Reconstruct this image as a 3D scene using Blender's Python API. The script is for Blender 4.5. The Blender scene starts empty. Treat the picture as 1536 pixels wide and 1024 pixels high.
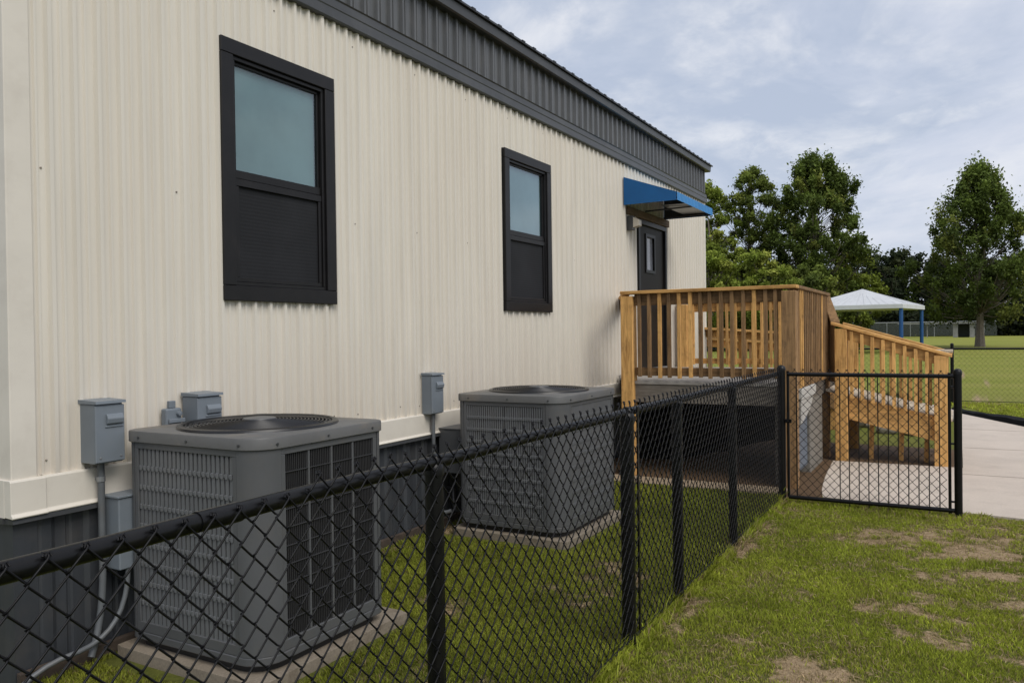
import bpy, math, random
import numpy as np
random.seed(7); rng = np.random.default_rng(11)
R = math.radians
scene = bpy.context.scene
COL = scene.collection

# ------------------------------------------------------------------ helpers
def link(o, parent=None):
    COL.objects.link(o)
    if parent is not None: o.parent = parent
    return o

def tag(o, label=None, cat=None, group=None, kind=None):
    if label: o['label'] = label
    if cat: o['category'] = cat
    if group: o['group'] = group
    if kind: o['kind'] = kind
    return o

def root(name, loc, label, cat, group=None):
    o = bpy.data.objects.new(name, None); o.location = loc
    o.empty_display_size = .2
    link(o); return tag(o, label, cat, group)

def root_loc(o):
    x = y = z = 0
    while o is not None:
        x += o.location[0]; y += o.location[1]; z += o.location[2]; o = o.parent
    return (x, y, z)

class MB:
    def __init__(s): s.v = []; s.f = []
    def add(s, vs, fs):
        n = len(s.v); s.v += [tuple(v) for v in vs]; s.f += [tuple(i + n for i in f) for f in fs]; return s
    def box(s, x0, x1, y0, y1, z0, z1):
        if x0 > x1: x0, x1 = x1, x0
        if y0 > y1: y0, y1 = y1, y0
        if z0 > z1: z0, z1 = z1, z0
        return s.add([(x0,y0,z0),(x1,y0,z0),(x1,y1,z0),(x0,y1,z0),(x0,y0,z1),(x1,y0,z1),(x1,y1,z1),(x0,y1,z1)],
                     [(0,3,2,1),(4,5,6,7),(0,1,5,4),(1,2,6,5),(2,3,7,6),(3,0,4,7)])
    def prism(s, poly, h, axis='z', a=0.0):
        """poly = 2D points; extruded from a to h along axis (x: (y,z) pts, y: (x,z), z: (x,y))"""
        def m(p, t):
            return {'z': (p[0], p[1], t), 'y': (p[0], t, p[1]), 'x': (t, p[0], p[1])}[axis]
        n = len(poly)
        vs = [m(p, a) for p in poly] + [m(p, h) for p in poly]
        fs = [tuple(range(n))[::-1], tuple(range(n, 2*n))] + [(i, (i+1) % n, n + (i+1) % n, n + i) for i in range(n)]
        return s.add(vs, fs)
    def beam(s, a, b, w, h, up=(0,0,1)):
        """rectangular bar from a to b, w sideways, h along up"""
        a = np.array(a, float); b = np.array(b, float); d = b - a; d /= np.linalg.norm(d)
        side = np.cross(d, up); side /= np.linalg.norm(side); u = np.cross(side, d)
        vs = []
        for p in (a, b):
            for i, j in ((-1,-1),(1,-1),(1,1),(-1,1)): vs.append(tuple(p + side*i*w/2 + u*j*h/2))
        return s.add(vs, [(0,3,2,1),(4,5,6,7),(0,1,5,4),(1,2,6,5),(2,3,7,6),(3,0,4,7)])
    def slope(s, a, b, w, h):
        """bar from a to b with vertical (plumb) ends; h vertical, w horizontal"""
        a = np.array(a, float); b = np.array(b, float); d = (b - a)*[1,1,0]; d /= np.linalg.norm(d)
        side = np.array([-d[1], d[0], 0]); vs = []
        for p in (a, b):
            for i, j in ((-1,-1),(1,-1),(1,1),(-1,1)): vs.append(tuple(p + side*i*w/2 + np.array([0,0,j*h/2])))
        return s.add(vs, [(0,3,2,1),(4,5,6,7),(0,1,5,4),(1,2,6,5),(2,3,7,6),(3,0,4,7)])
    def tube(s, path, r, n=8, cap=True, closed=False):
        P = [np.array(p, float) for p in path]; k = len(P)
        rr = r if hasattr(r, '__len__') else [r]*k
        up = np.array([0.0, 0.0, 1.0]); vs = []; prev = None
        for i in range(k):
            if closed: d = P[(i+1) % k] - P[i-1]
            else: d = P[min(i+1, k-1)] - P[max(i-1, 0)]
            d = d/(np.linalg.norm(d) + 1e-12)
            if prev is None:
                a = np.cross(d, up)
                if np.linalg.norm(a) < .1: a = np.cross(d, [1.0, 0, 0])
            else: a = prev - d*np.dot(prev, d)
            a /= (np.linalg.norm(a) + 1e-12); b = np.cross(d, a); prev = a
            for j in range(n):
                t = 2*math.pi*j/n
                vs.append(tuple(P[i] + rr[i]*(a*math.cos(t) + b*math.sin(t))))
        fs = []
        for i in range(k if closed else k-1):
            i2 = (i+1) % k
            for j in range(n):
                fs.append((i*n + j, i*n + (j+1) % n, i2*n + (j+1) % n, i2*n + j))
        if cap and not closed:
            fs.append(tuple(range(n))[::-1]); fs.append(tuple((k-1)*n + j for j in range(n)))
        return s.add(vs, fs)
    def lathe(s, prof, c, n=32, axis='z'):
        """prof [(r, h)] around axis through c"""
        vs = []
        for r, h in prof:
            for j in range(n):
                t = 2*math.pi*j/n
                if axis == 'z': vs.append((c[0] + r*math.cos(t), c[1] + r*math.sin(t), c[2] + h))
                else: vs.append((c[0] + h, c[1] + r*math.cos(t), c[2] + r*math.sin(t)))
        fs = []
        for i in range(len(prof) - 1):
            for j in range(n): fs.append((i*n + j, i*n + (j+1) % n, (i+1)*n + (j+1) % n, (i+1)*n + j))
        return s.add(vs, fs)
    def build(s, name, mat, parent=None, smooth=False, bevel=0, segs=1, sharp=None):
        me = bpy.data.meshes.new(name)
        ox, oy, oz = root_loc(parent) if parent is not None else (0, 0, 0)
        me.from_pydata([(x - ox, y - oy, z - oz) for x, y, z in s.v], [], s.f)
        me.materials.append(mat); me.update()
        if smooth:
            me.polygons.foreach_set('use_smooth', [True]*len(me.polygons))
            me.set_sharp_from_angle(angle=R(sharp or 40))
        o = bpy.data.objects.new(name, me); link(o, parent)
        if bevel:
            m = o.modifiers.new('bevel', 'BEVEL'); m.width = bevel; m.segments = segs; m.limit_method = 'ANGLE'; m.angle_limit = R(40)
        return o

def mesh_np(name, V, F, mat, parent=None, col=None, smooth=False):
    """V (n,3), F (m,k) int, col (n,4)"""
    me = bpy.data.meshes.new(name)
    V = np.asarray(V, np.float32)
    if parent is not None: V = V - np.array(root_loc(parent), np.float32)
    F = np.asarray(F, np.int32); m, k = F.shape
    me.vertices.add(len(V)); me.vertices.foreach_set('co', V.ravel())
    me.loops.add(m*k); me.loops.foreach_set('vertex_index', F.ravel())
    me.polygons.add(m); me.polygons.foreach_set('loop_start', np.arange(0, m*k, k, dtype=np.int32))
    if smooth: me.polygons.foreach_set('use_smooth', np.ones(m, bool))
    if col is not None:
        a = me.color_attributes.new('tone', 'FLOAT_COLOR', 'POINT')
        a.data.foreach_set('color', np.asarray(col, np.float32).ravel())
    me.materials.append(mat); me.update(calc_edges=True)
    return link(bpy.data.objects.new(name, me), parent)

# ------------------------------------------------------------------ numpy value noise
_T = np.random.default_rng(3).random((256, 256))
def vnoise(x, y):
    xi = np.floor(x).astype(int); yi = np.floor(y).astype(int); fx = x - xi; fy = y - yi
    fx = fx*fx*(3 - 2*fx); fy = fy*fy*(3 - 2*fy)
    g = lambda a, b: _T[a & 255, b & 255]
    return (g(xi, yi)*(1-fx) + g(xi+1, yi)*fx)*(1-fy) + (g(xi, yi+1)*(1-fx) + g(xi+1, yi+1)*fx)*fy
def fbm(x, y, o=4):
    s = 0; a = .5; t = 0
    for k in range(o): s = s + a*vnoise(x*2**k + 17.3*k, y*2**k + 5.1*k); t += a; a *= .55
    return s/t

# ------------------------------------------------------------------ materials
def newmat(name):
    m = bpy.data.materials.new(name); m.use_nodes = True
    nt = m.node_tree; nt.nodes.clear()
    out = nt.nodes.new('ShaderNodeOutputMaterial'); b = nt.nodes.new('ShaderNodeBsdfPrincipled')
    nt.links.new(b.outputs[0], out.inputs[0])
    return m, nt, b
def N(nt, t, **kw):
    n = nt.nodes.new(t)
    for k, v in kw.items():
        if k in n.inputs.keys() if not hasattr(n, k) else False: n.inputs[k].default_value = v
        else: setattr(n, k, v)
    return n
def coords(nt, scale=(1,1,1), space='Object'):
    tc = nt.nodes.new('ShaderNodeTexCoord'); mp = nt.nodes.new('ShaderNodeMapping')
    mp.inputs['Scale'].default_value = scale
    nt.links.new(tc.outputs[space], mp.inputs[0]); return mp.outputs[0]
def noise(nt, vec, scale, detail=4, rough=.55, dist=0):
    n = nt.nodes.new('ShaderNodeTexNoise'); n.inputs['Scale'].default_value = scale
    n.inputs['Detail'].default_value = detail; n.inputs['Roughness'].default_value = rough
    n.inputs['Distortion'].default_value = dist
    if vec is not None: nt.links.new(vec, n.inputs['Vector'])
    return n.outputs['Fac']
def ramp(nt, fac, stops, interp='LINEAR'):
    n = nt.nodes.new('ShaderNodeValToRGB'); cr = n.color_ramp; cr.interpolation = interp
    while len(cr.elements) > 1: cr.elements.remove(cr.elements[-1])
    cr.elements[0].position = stops[0][0]; cr.elements[0].color = (*stops[0][1], 1)
    for p, c in stops[1:]:
        e = cr.elements.new(p); e.color = (*c, 1)
    nt.links.new(fac, n.inputs[0]); return n.outputs[0]
def mixc(nt, fac, a, b, mode='MIX'):
    n = nt.nodes.new('ShaderNodeMix'); n.data_type = 'RGBA'; n.blend_type = mode
    for sock, v in ((n.inputs[0], fac), (n.inputs[6], a), (n.inputs[7], b)):
        if isinstance(v, bpy.types.NodeSocket): nt.links.new(v, sock)
        elif isinstance(v, (int, float)): sock.default_value = v
        else: sock.default_value = (*v, 1)
    return n.outputs[2]
def math_(nt, op, a, b=None, c=None):
    n = nt.nodes.new('ShaderNodeMath'); n.operation = op
    for i, v in enumerate((a, b, c)):
        if v is None: continue
        if isinstance(v, bpy.types.NodeSocket): nt.links.new(v, n.inputs[i])
        else: n.inputs[i].default_value = v
    return n.outputs[0]
def bump(nt, b, h, strength=.3, dist=.01):
    n = nt.nodes.new('ShaderNodeBump'); n.inputs['Strength'].default_value = strength; n.inputs['Distance'].default_value = dist
    nt.links.new(h, n.inputs['Height']); nt.links.new(n.outputs[0], b.inputs['Normal'])
def gray(v): return (v, v, v)

def paint(name, c, rough=.5, var=.12, scale=3, streak=None, spec=.5, metallic=0, bumpy=.05, dirt=None):
    m, nt, b = newmat(name)
    v = coords(nt, streak or (1,1,1))
    f = noise(nt, v, scale, 5, .6)
    lo = tuple(x*(1-var) for x in c); hi = tuple(min(1, x*(1+var)) for x in c)
    colr = ramp(nt, f, [(.3, lo), (.7, hi)])
    if dirt:
        f2 = noise(nt, coords(nt, (1,1,1)), dirt[1], 6, .7)
        colr = mixc(nt, ramp(nt, f2, [(.5, gray(0)), (.8, gray(dirt[2]))]), colr, dirt[0])
    nt.links.new(colr, b.inputs['Base Color'])
    b.inputs['Roughness'].default_value = rough; b.inputs['Metallic'].default_value = metallic
    b.inputs['Specular IOR Level'].default_value = spec
    if bumpy: bump(nt, b, noise(nt, coords(nt), 60, 3), bumpy, .003)
    return m

def wood(name, axis, base=(.56,.320,.110), dark=(.34,.172,.052), rough=.75, gray_=.0):
    m, nt, b = newmat(name)
    sc = {'x': (1.2,14,14), 'y': (14,1.2,14), 'z': (14,14,1.2)}[axis]
    oi = nt.nodes.new('ShaderNodeObjectInfo')
    tc = nt.nodes.new('ShaderNodeTexCoord'); mp = nt.nodes.new('ShaderNodeMapping'); mp.inputs['Scale'].default_value = sc
    ad = nt.nodes.new('ShaderNodeVectorMath'); ad.operation = 'ADD'
    cx = nt.nodes.new('ShaderNodeCombineXYZ')
    r10 = math_(nt, 'MULTIPLY', oi.outputs['Random'], 37.0)
    for i in range(3): nt.links.new(r10, cx.inputs[i])
    nt.links.new(tc.outputs['Object'], mp.inputs[0]); nt.links.new(mp.outputs[0], ad.inputs[0]); nt.links.new(cx.outputs[0], ad.inputs[1])
    f = noise(nt, ad.outputs[0], 3.0, 5, .6, .6)
    c = ramp(nt, f, [(.28, dark), (.5, base), (.72, tuple(min(1, x*1.3) for x in base))])
    # knots and stains
    f2 = noise(nt, coords(nt, (5,5,5)), 1.3, 5, .65)
    c = mixc(nt, ramp(nt, f2, [(.52, gray(0)), (.75, gray(.65))]), c, tuple(x*.55 + .012 for x in dark))
    if name.startswith(('treated', 'aged')):
        vo = nt.nodes.new('ShaderNodeTexVoronoi'); vo.inputs['Scale'].default_value = 2.6
        kv = nt.nodes.new('ShaderNodeVectorMath'); kv.operation = 'ADD'
        nt.links.new(coords(nt, {'x': (.6,1.6,1.6), 'y': (1.6,.6,1.6), 'z': (1.6,1.6,.6)}[axis]), kv.inputs[0]); nt.links.new(cx.outputs[0], kv.inputs[1])
        nt.links.new(kv.outputs[0], vo.inputs['Vector'])
        c = mixc(nt, ramp(nt, vo.outputs['Distance'], [(.05, gray(.85)), (.12, gray(0))]), c, tuple(x*.35 for x in dark))
    g = nt.nodes.new('ShaderNodeHueSaturation')
    nt.links.new(c, g.inputs['Color'])
    nt.links.new(math_(nt, 'MULTIPLY_ADD', oi.outputs['Random'], .45, .78), g.inputs['Value'])
    g.inputs['Saturation'].default_value = 1.0 - gray_
    nt.links.new(g.outputs[0], b.inputs['Base Color'])
    b.inputs['Roughness'].default_value = rough; b.inputs['Specular IOR Level'].default_value = .25
    bump(nt, b, f, .35, .004)
    return m

M = {}
# building siding: cream enamel with vertical run-off streaks, dirt near the base
def siding(name, c):
    m, nt, b = newmat(name)
    f = noise(nt, coords(nt, (5, 5, .35)), 2.2, 5, .6)
    col = ramp(nt, f, [(.3, tuple(x*.93 for x in c)), (.7, tuple(min(1, x*1.04) for x in c))])
    f2 = noise(nt, coords(nt, (1.0, .35, .12)), 3.0, 3, .5)
    col = mixc(nt, ramp(nt, f2, [(.45, gray(0)), (.75, gray(.30))]), col, tuple(a*b_ for a, b_ in zip(c, (.86,.80,.74))))
    f3 = noise(nt, coords(nt), 26, 2, .5)
    col = mixc(nt, ramp(nt, f3, [(.80, gray(0)), (.83, gray(.4))]), col, (.14,.12,.10))
    # grime that climbs from the bottom trim
    tc = nt.nodes.new('ShaderNodeTexCoord'); sp = nt.nodes.new('ShaderNodeSeparateXYZ'); nt.links.new(tc.outputs['Object'], sp.inputs[0])
    mr = nt.nodes.new('ShaderNodeMapRange'); mr.inputs['From Min'].default_value = 1.7; mr.inputs['From Max'].default_value = .8
    nt.links.new(sp.outputs[2], mr.inputs[0])
    gr = math_(nt, 'MULTIPLY', mr.outputs[0], noise(nt, coords(nt, (14, 14, 1.4)), 2.0, 4, .6))
    col = mixc(nt, math_(nt, 'MULTIPLY', gr, .42), col, (.36,.27,.20))
    nt.links.new(col, b.inputs['Base Color'])
    b.inputs['Roughness'].default_value = .42; b.inputs['Specular IOR Level'].default_value = .4
    bump(nt, b, noise(nt, coords(nt, (1, 1, .25)), 5, 3), .25, .01)
    return m
M['siding'] = siding('cream_siding', (.675,.635,.555))
M['cream_trim'] = paint('cream_trim', (.66,.615,.535), .45, .05, 4, (1,.4,1), dirt=((.36,.30,.24), 5, .22))
M['skirt'] = paint('dark_skirting', (.036,.040,.046), .5, .2, 3, (4,4,.4), dirt=((.10,.085,.07), 3, .35))
M['fascia'] = paint('fascia_charcoal', (.040,.042,.044), .42, .2, 3, (1,.5,4), dirt=((.12,.12,.12), 3, .3))
M['fascia_rib'] = paint('fascia_ribbed_grey', (.085,.088,.090), .32, .18, 4, (4,4,.5), dirt=((.18,.17,.16), 4, .25))
M['roof'] = paint('roof_metal', (.02,.022,.025), .45, .2)
M['frame'] = paint('black_bronze_frame', (.0085,.0080,.0085), .42, .2, 5, bumpy=.08, spec=.3, dirt=((.035,.030,.027), 6, .25))
M['door'] = paint('door_dark_brown', (.012,.0095,.008), .5, .15, 4, spec=.15)
M['screen'] = None
M['black'] = paint('black_vinyl', (.0038,.0038,.0042), .36, .2, 20, bumpy=.12, spec=.28, dirt=((.030,.027,.023), 9, .22))
M['wire'] = paint('black_vinyl_wire', (.004,.004,.005), .45, .15, 20, bumpy=0, spec=.22)
M['ac'] = paint('condenser_grey', (.085,.088,.092), .42, .07, 4, dirt=((.12,.105,.085), 5, .4), bumpy=.06)
M['ac_light'] = paint('condenser_louvre_grey', (.125,.130,.136), .4, .10, 5, dirt=((.11,.10,.085), 7, .4), bumpy=.06)
M['ac_top'] = paint('condenser_top', (.110,.110,.108), .5, .12, 5, dirt=((.26,.205,.14), 3.5, .55), bumpy=.1)
M['coil'] = paint('dark_coil', (.012,.012,.013), .6, .3, 30)
M['ac_bar'] = paint('condenser_bar_dark', (.030,.030,.032), .4, .15, 6)
M['ring'] = paint('fan_guard_black', (.008,.008,.009), .35, .1)
M['base'] = paint('black_plastic', (.008,.008,.009), .5, .2)
M['box'] = paint('electrical_grey', (.165,.190,.215), .45, .07, 6, dirt=((.15,.14,.12), 6, .35))
M['pipe'] = paint('conduit_grey', (.10,.108,.115), .5, .12, 9, dirt=((.10,.085,.07), 8, .5))
M['blue'] = paint('blue_awning_shaded', (.001,.090,.27), .6, .10, 6, bumpy=.2)  # awning sides: shaded copy of the fabric blue, darkened in the colour
M['blue_front'] = paint('blue_awning_front', (.02,.19,.47), .55, .12, 8, bumpy=.25)  # awning top and valance: sunlit copy of the same blue
M['blue_post'] = paint('blue_post', (.004,.060,.20), .45, .1)
M['lens'] = paint('lamp_lens', (.45,.41,.34), .3, .1)
M['screw'] = paint('painted_screw', (.22,.19,.16), .5, .3, 20)
M['steel'] = paint('galvanised', (.32,.33,.34), .4, .15, 10, metallic=.6)
M['canopy'] = paint('white_canopy', (.55,.565,.58), .6, .06, 2)
M['rust'] = paint('dirty_edge', (.050,.036,.026), .85, .3, 20)
for a in 'xyz':
    M['wood_'+a] = wood('treated_pine_'+a, a)
    M['woodd_'+a] = wood('aged_pine_'+a, a, (.235,.140,.064), (.12,.068,.032))
    M['woodg_'+a] = wood('weathered_pine_'+a, a, (.15,.125,.095), (.075,.062,.047), gray_=.25)
M['deckfloor'] = wood('deck_floor', 'x', (.30,.27,.23), (.17,.15,.125), gray_=.3)
M['rampfloor'] = wood('ramp_floor', 'y', (.46,.38,.27), (.26,.20,.14), gray_=.15)
M['beam_brown'] = wood('brown_lintel', 'y', (.105,.072,.045), (.06,.042,.028))

def concrete(name, c, joints=None, stain=(.16,.12,.085), sfac=.5, sc=1.0):
    m, nt, b = newmat(name)
    f = noise(nt, coords(nt), 1.1*sc, 6, .65)
    col = ramp(nt, f, [(.3, tuple(x*.82 for x in c)), (.7, tuple(x*1.10 for x in c))])
    f1 = noise(nt, coords(nt), 90, 3, .6)
    col = mixc(nt, .35, col, ramp(nt, f1, [(.35, tuple(x*.6 for x in c)), (.65, tuple(min(1, x*1.25) for x in c))]))
    f2 = noise(nt, coords(nt), 2.4*sc, 6, .7)
    col = mixc(nt, ramp(nt, f2, [(.52, gray(0)), (.75, gray(sfac))]), col, stain)
    nt.links.new(col, b.inputs['Base Color']); b.inputs['Roughness'].default_value = .85
    b.inputs['Specular IOR Level'].default_value = .3
    bump(nt, b, noise(nt, coords(nt), 120, 4, .7), .35, .004)
    return m
M['path'] = concrete('walk_concrete', (.56,.485,.41), sfac=.18)
M['pad'] = concrete('pad_concrete', (.235,.198,.152), stain=(.10,.075,.05), sfac=.8, sc=3)
M['pier'] = concrete('pier_concrete', (.20,.185,.16), stain=(.12,.09,.06), sfac=.6, sc=2)
M['bluepanel'] = paint('blue_grey_panel', (.11,.135,.17), .55, .15, 3)
M['sleeve'] = paint('white_sleeve', (.45,.44,.41), .6, .15, 4, dirt=((.2,.16,.11), 4, .4))
M['rock'] = concrete('rock', (.36,.33,.29), sc=6)
M['mulch'] = concrete('mulch', (.115,.070,.036), stain=(.035,.022,.012), sfac=.9, sc=14)
M['gravel'] = concrete('tan_gravel', (.34,.265,.18), stain=(.12,.085,.05), sfac=.6, sc=10)
M['dugout'] = paint('pale_block', (.22,.22,.21), .8, .2, 3)
M['bark'] = wood('bark', 'z', (.17,.145,.12), (.075,.062,.05))
M['silt'] = paint('black_silt_fabric', (.004,.004,.0045), .85, .3, 5, bumpy=.3, spec=.1)  # path edging fabric, also the added sheet that darkens the void under the deck

def glass():
    m = bpy.data.materials.new('window_glass'); m.use_nodes = True; nt = m.node_tree; nt.nodes.clear()
    out = nt.nodes.new('ShaderNodeOutputMaterial'); mx = nt.nodes.new('ShaderNodeMixShader')
    tr = nt.nodes.new('ShaderNodeBsdfTransparent'); tr.inputs[0].default_value = (.90,.96,.96,1)
    gl = nt.nodes.new('ShaderNodeBsdfGlossy'); gl.inputs['Roughness'].default_value = .04; gl.inputs[0].default_value = (.86,.92,1,1)
    lw = nt.nodes.new('ShaderNodeLayerWeight'); lw.inputs['Blend'].default_value = .5
    frv = math_(nt, 'MULTIPLY_ADD', math_(nt, 'POWER', lw.outputs['Facing'], 2.5), .85, .07)
    nz = noise(nt, coords(nt), 2.5, 2); bp = nt.nodes.new('ShaderNodeBump'); bp.inputs['Strength'].default_value = .03
    nt.links.new(nz, bp.inputs['Height']); nt.links.new(bp.outputs[0], gl.inputs['Normal'])
    nt.links.new(frv, mx.inputs[0]); nt.links.new(tr.outputs[0], mx.inputs[1]); nt.links.new(gl.outputs[0], mx.inputs[2])
    nt.links.new(mx.outputs[0], out.inputs[0]); return m
M['glass'] = glass()
M['blind'] = paint('blind_slat_reflection_tint', (.225,.345,.36), .6, .14, 2)  # teal and mottling paint in the sky reflected by the pane
def screen_mat():
    m, nt, b = newmat('insect_screen')
    w = nt.nodes.new('ShaderNodeTexWave'); w.wave_type = 'BANDS'; w.bands_direction = 'Z'
    w.inputs['Scale'].default_value = 14; w.inputs['Distortion'].default_value = .6
    nt.links.new(coords(nt), w.inputs[0])
    c = ramp(nt, w.outputs[1], [(.2, (.017,.0175,.0195)), (.8, (.0215,.0225,.025))])
    f = noise(nt, coords(nt), 3, 4)
    c = mixc(nt, ramp(nt, f, [(.4, gray(0)), (.75, gray(.4))]), c, (.035,.036,.04))
    nt.links.new(c, b.inputs['Base Color']); b.inputs['Roughness'].default_value = .7
    b.inputs['Specular IOR Level'].default_value = .15
    return m
M['screen'] = screen_mat()

def tone_mat(name, rough=.7, transl=.25, spec=.2, var=0.25):
    m = bpy.data.materials.new(name); m.use_nodes = True; nt = m.node_tree; nt.nodes.clear()
    out = nt.nodes.new('ShaderNodeOutputMaterial'); b = nt.nodes.new('ShaderNodeBsdfPrincipled')
    at = nt.nodes.new('ShaderNodeAttribute'); at.attribute_name = 'tone'
    nt.links.new(at.outputs['Color'], b.inputs['Base Color'])
    b.inputs['Roughness'].default_value = rough; b.inputs['Specular IOR Level'].default_value = spec
    tl = nt.nodes.new('ShaderNodeBsdfTranslucent'); nt.links.new(at.outputs['Color'], tl.inputs[0])
    mx = nt.nodes.new('ShaderNodeMixShader'); mx.inputs[0].default_value = transl
    nt.links.new(b.outputs[0], mx.inputs[1]); nt.links.new(tl.outputs[0], mx.inputs[2]); nt.links.new(mx.outputs[0], out.inputs[0])
    return m
M['leaf'] = tone_mat('leaves'); M['blade'] = tone_mat('grass_blades', .6, .42, .25)

def ground_mat():
    m, nt, b = newmat('lawn_ground')
    at = nt.nodes.new('ShaderNodeAttribute'); at.attribute_name = 'tone'
    sp = nt.nodes.new('ShaderNodeSeparateColor'); nt.links.new(at.outputs['Color'], sp.inputs[0])
    v = coords(nt)
    f = noise(nt, v, .55, 6, .6); f1 = noise(nt, v, 28, 5, .7); f2 = noise(nt, v, 120, 3, .7)
    grass = ramp(nt, f, [(.3, (.075,.090,.016)), (.5, (.105,.118,.022)), (.72, (.145,.140,.036))])
    grass = mixc(nt, .55, grass, ramp(nt, f1, [(.3, (.050,.060,.012)), (.7, (.17,.175,.045))]))
    f6 = noise(nt, coords(nt, (.10,.30,1)), 1.0, 4, .6)
    grass = mixc(nt, math_(nt, 'MULTIPLY', sp.outputs[1], .85), grass, ramp(nt, f6, [(.3, (.20,.235,.035)), (.7, (.30,.29,.075))]))
    dirt = ramp(nt, f1, [(.3, (.20,.130,.066)), (.5, (.34,.240,.130)), (.72, (.50,.375,.225))])
    dirt = mixc(nt, .4, dirt, ramp(nt, f2, [(.35, (.20,.14,.085)), (.65, (.55,.44,.31))]))
    fac = math_(nt, 'ADD', sp.outputs[0], math_(nt, 'MULTIPLY', math_(nt, 'SUBTRACT', f1, .5), 1.7))
    fac = ramp(nt, fac, [(.30, gray(0)), (.75, gray(1))])
    col = mixc(nt, fac, grass, dirt)
    col = mixc(nt, math_(nt, 'MULTIPLY', sp.outputs[2], 1.0), col, (.055,.038,.022))
    nt.links.new(col, b.inputs['Base Color']); b.inputs['Roughness'].default_value = .95; b.inputs['Specular IOR Level'].default_value = .1
    bump(nt, b, math_(nt, 'ADD', f1, math_(nt, 'MULTIPLY', f2, .5)), .8, .03)
    return m
M['ground'] = ground_mat()

# ------------------------------------------------------------------ layout constants (camera stands over x=0, y=0)
WX = -3.83; WY0, WY1 = 2.08, 13.66
FX = -1.475; GY = 7.68

# dirt mask: bare patches in the lawn, the worn strip by the fence, thin turf by the units
PATCH = [(-.17,6.70,.30,.30),(.21,7.12,.16,.22),(.15,5.91,.26,.17),(-.33,6.08,.13,.10),(-.56,5.06,.17,.13),(-.36,5.07,.12,.12),
 (-.27,5.32,.11,.09),(-.29,4.69,.17,.11),(-.60,4.02,.13,.15),(-.37,4.00,.10,.10),(.23,4.58,.10,.10),(.27,5.39,.14,.20),(.04,5.34,.17,.08),
 (-.07,5.04,.10,.07),(-.09,4.60,.09,.07),(-.96,4.13,.07,.10),(.9,6.4,.5,.3),(1.2,5.0,.4,.3),(.8,4.1,.3,.2),(1.6,7.0,.5,.3),(1.9,5.9,.4,.3),
 (-2.0,4.75,.16,.30),(-2.6,3.85,.14,.10),(-2.1,3.0,.2,.12),
 (.35,25.6,.30,1.0),(.10,30.5,.25,2.2),(.45,22.0,.22,.9),(1.15,19.9,.7,.5),(.75,21.0,.35,.5),(2.2,19.5,.9,.4)]
def dirt_mask(x, y):
    n = fbm(x*3.1 + 3, y*3.1 + 9, 4); n2 = fbm(x*14, y*14, 3)
    d = np.zeros_like(x)
    for cx, cy, a, b_ in PATCH:
        r = np.sqrt(((x-cx)/(a*1.7))**2 + ((y-cy)/(b_*1.5))**2)
        d = np.maximum(d, np.clip(1.3 - r*.85, 0, 1))
    # worn strip along the outside of the fence, widening at the posts
    s = np.exp(-((x - (FX+.10))/.075)**2) * (y > 3.2) * (y < 7.7) * .75
    for py in (3.81, 4.63, 5.96): s = np.maximum(s, np.exp(-((x-(FX+.08))/.14)**2 - ((y-py)/.22)**2)*1.0)
    d = np.maximum(d, s)
    d = np.maximum(d, np.exp(-((x - WX - .10)/.14)**2)*(y > 3.4)*(y < 9.0)*.8)
    low = .22*np.clip((fbm(x*1.9+7, y*1.9, 3)-.48)*6, 0, 1)*(x > -1.3)*(y < 8)
    return np.clip(np.clip((d*.85 + (fbm(x*4.3+1, y*4.3+2, 4) - .5)*3.0 + (n2-.5)*1.7 - .38)*1.0, 0, .82)*np.clip(d*2.6, 0, 1) + low*n2*1.6, 0, 1)

def path_left(y):  return -1.10 - .10*(y-8.0)/2.3
PATH_R = [(7.70,3.4),(9.0,2.9),(11.0,2.25),(13.0,1.60),(15.0,.90),(16.06,.41),(16.9,.02),(18.1,-.20),(20.5,-1.5),(23,-3.0),(25,-4.2),(26.5,-5.5)]

# ------------------------------------------------------------------ ground: one sheet to the horizon
def axis_coords(lo, hi, n0, n1, step, far):
    a = list(np.arange(n0, n1, step)); out = []
    x = n1; s = step
    while x < far: out.append(x); s = min(s*1.22, 30); x += s
    neg = []; x = n0 - step; s = step
    while x > -far: neg.append(x); s = min(s*1.22, 30); x -= s
    return np.array(neg[::-1] + a + out)
gx = axis_coords(0, 0, -3.9, 2.6, .035, 420.0); gy = axis_coords(0, 0, 1.0, 8.2, .035, 420.0)
gy = gy[gy > -60]
GX, GYY = np.meshgrid(gx, gy, indexing='ij')
dm = dirt_mask(GX, GYY)
def mound(x, y):
    r = np.hypot(x, y)
    return (fbm(x*1.7, y*1.7, 3) - .5)*.030*np.clip((30-r)/20, 0, 1)
GZ = mound(GX, GYY)
# keep it level under paving and the pads
def flat_zone(x, y):
    f = (y > 7.62)*(y < 26.5)*(x > -5) * 1.0
    f = np.maximum(f, ((x > -3.95)*(x < -2.5)*(y > 2.2)*(y < 6.8))*1.0)
    return f
GZ = GZ*(1 - flat_zone(GX, GYY)*.9) - .012
far_t = np.clip((GYY - 9)/14, 0, 1)
fence_soil = np.exp(-((GX - FX)/.05)**2)*(GYY < 7.7)*.5*(GYY > 2)
for py in (3.81, 4.63, 5.96, 7.70): fence_soil = np.maximum(fence_soil, np.exp(-((GX-FX)/.10)**2 - ((GYY-py)/.10)**2))
tone = np.stack([dm, far_t, fence_soil, np.ones_like(dm)], -1)
nx, ny = GX.shape
idx = np.arange(nx*ny).reshape(nx, ny)
F = np.stack([idx[:-1,:-1], idx[1:,:-1], idx[1:,1:], idx[:-1,1:]], -1).reshape(-1, 4)
g = mesh_np('ground', np.stack([GX, GYY, GZ], -1).reshape(-1, 3), F, M['ground'], None, tone.reshape(-1, 4), True)
tag(g, 'mown green lawn with bare straw coloured patches', 'ground', None, 'structure')

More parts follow.
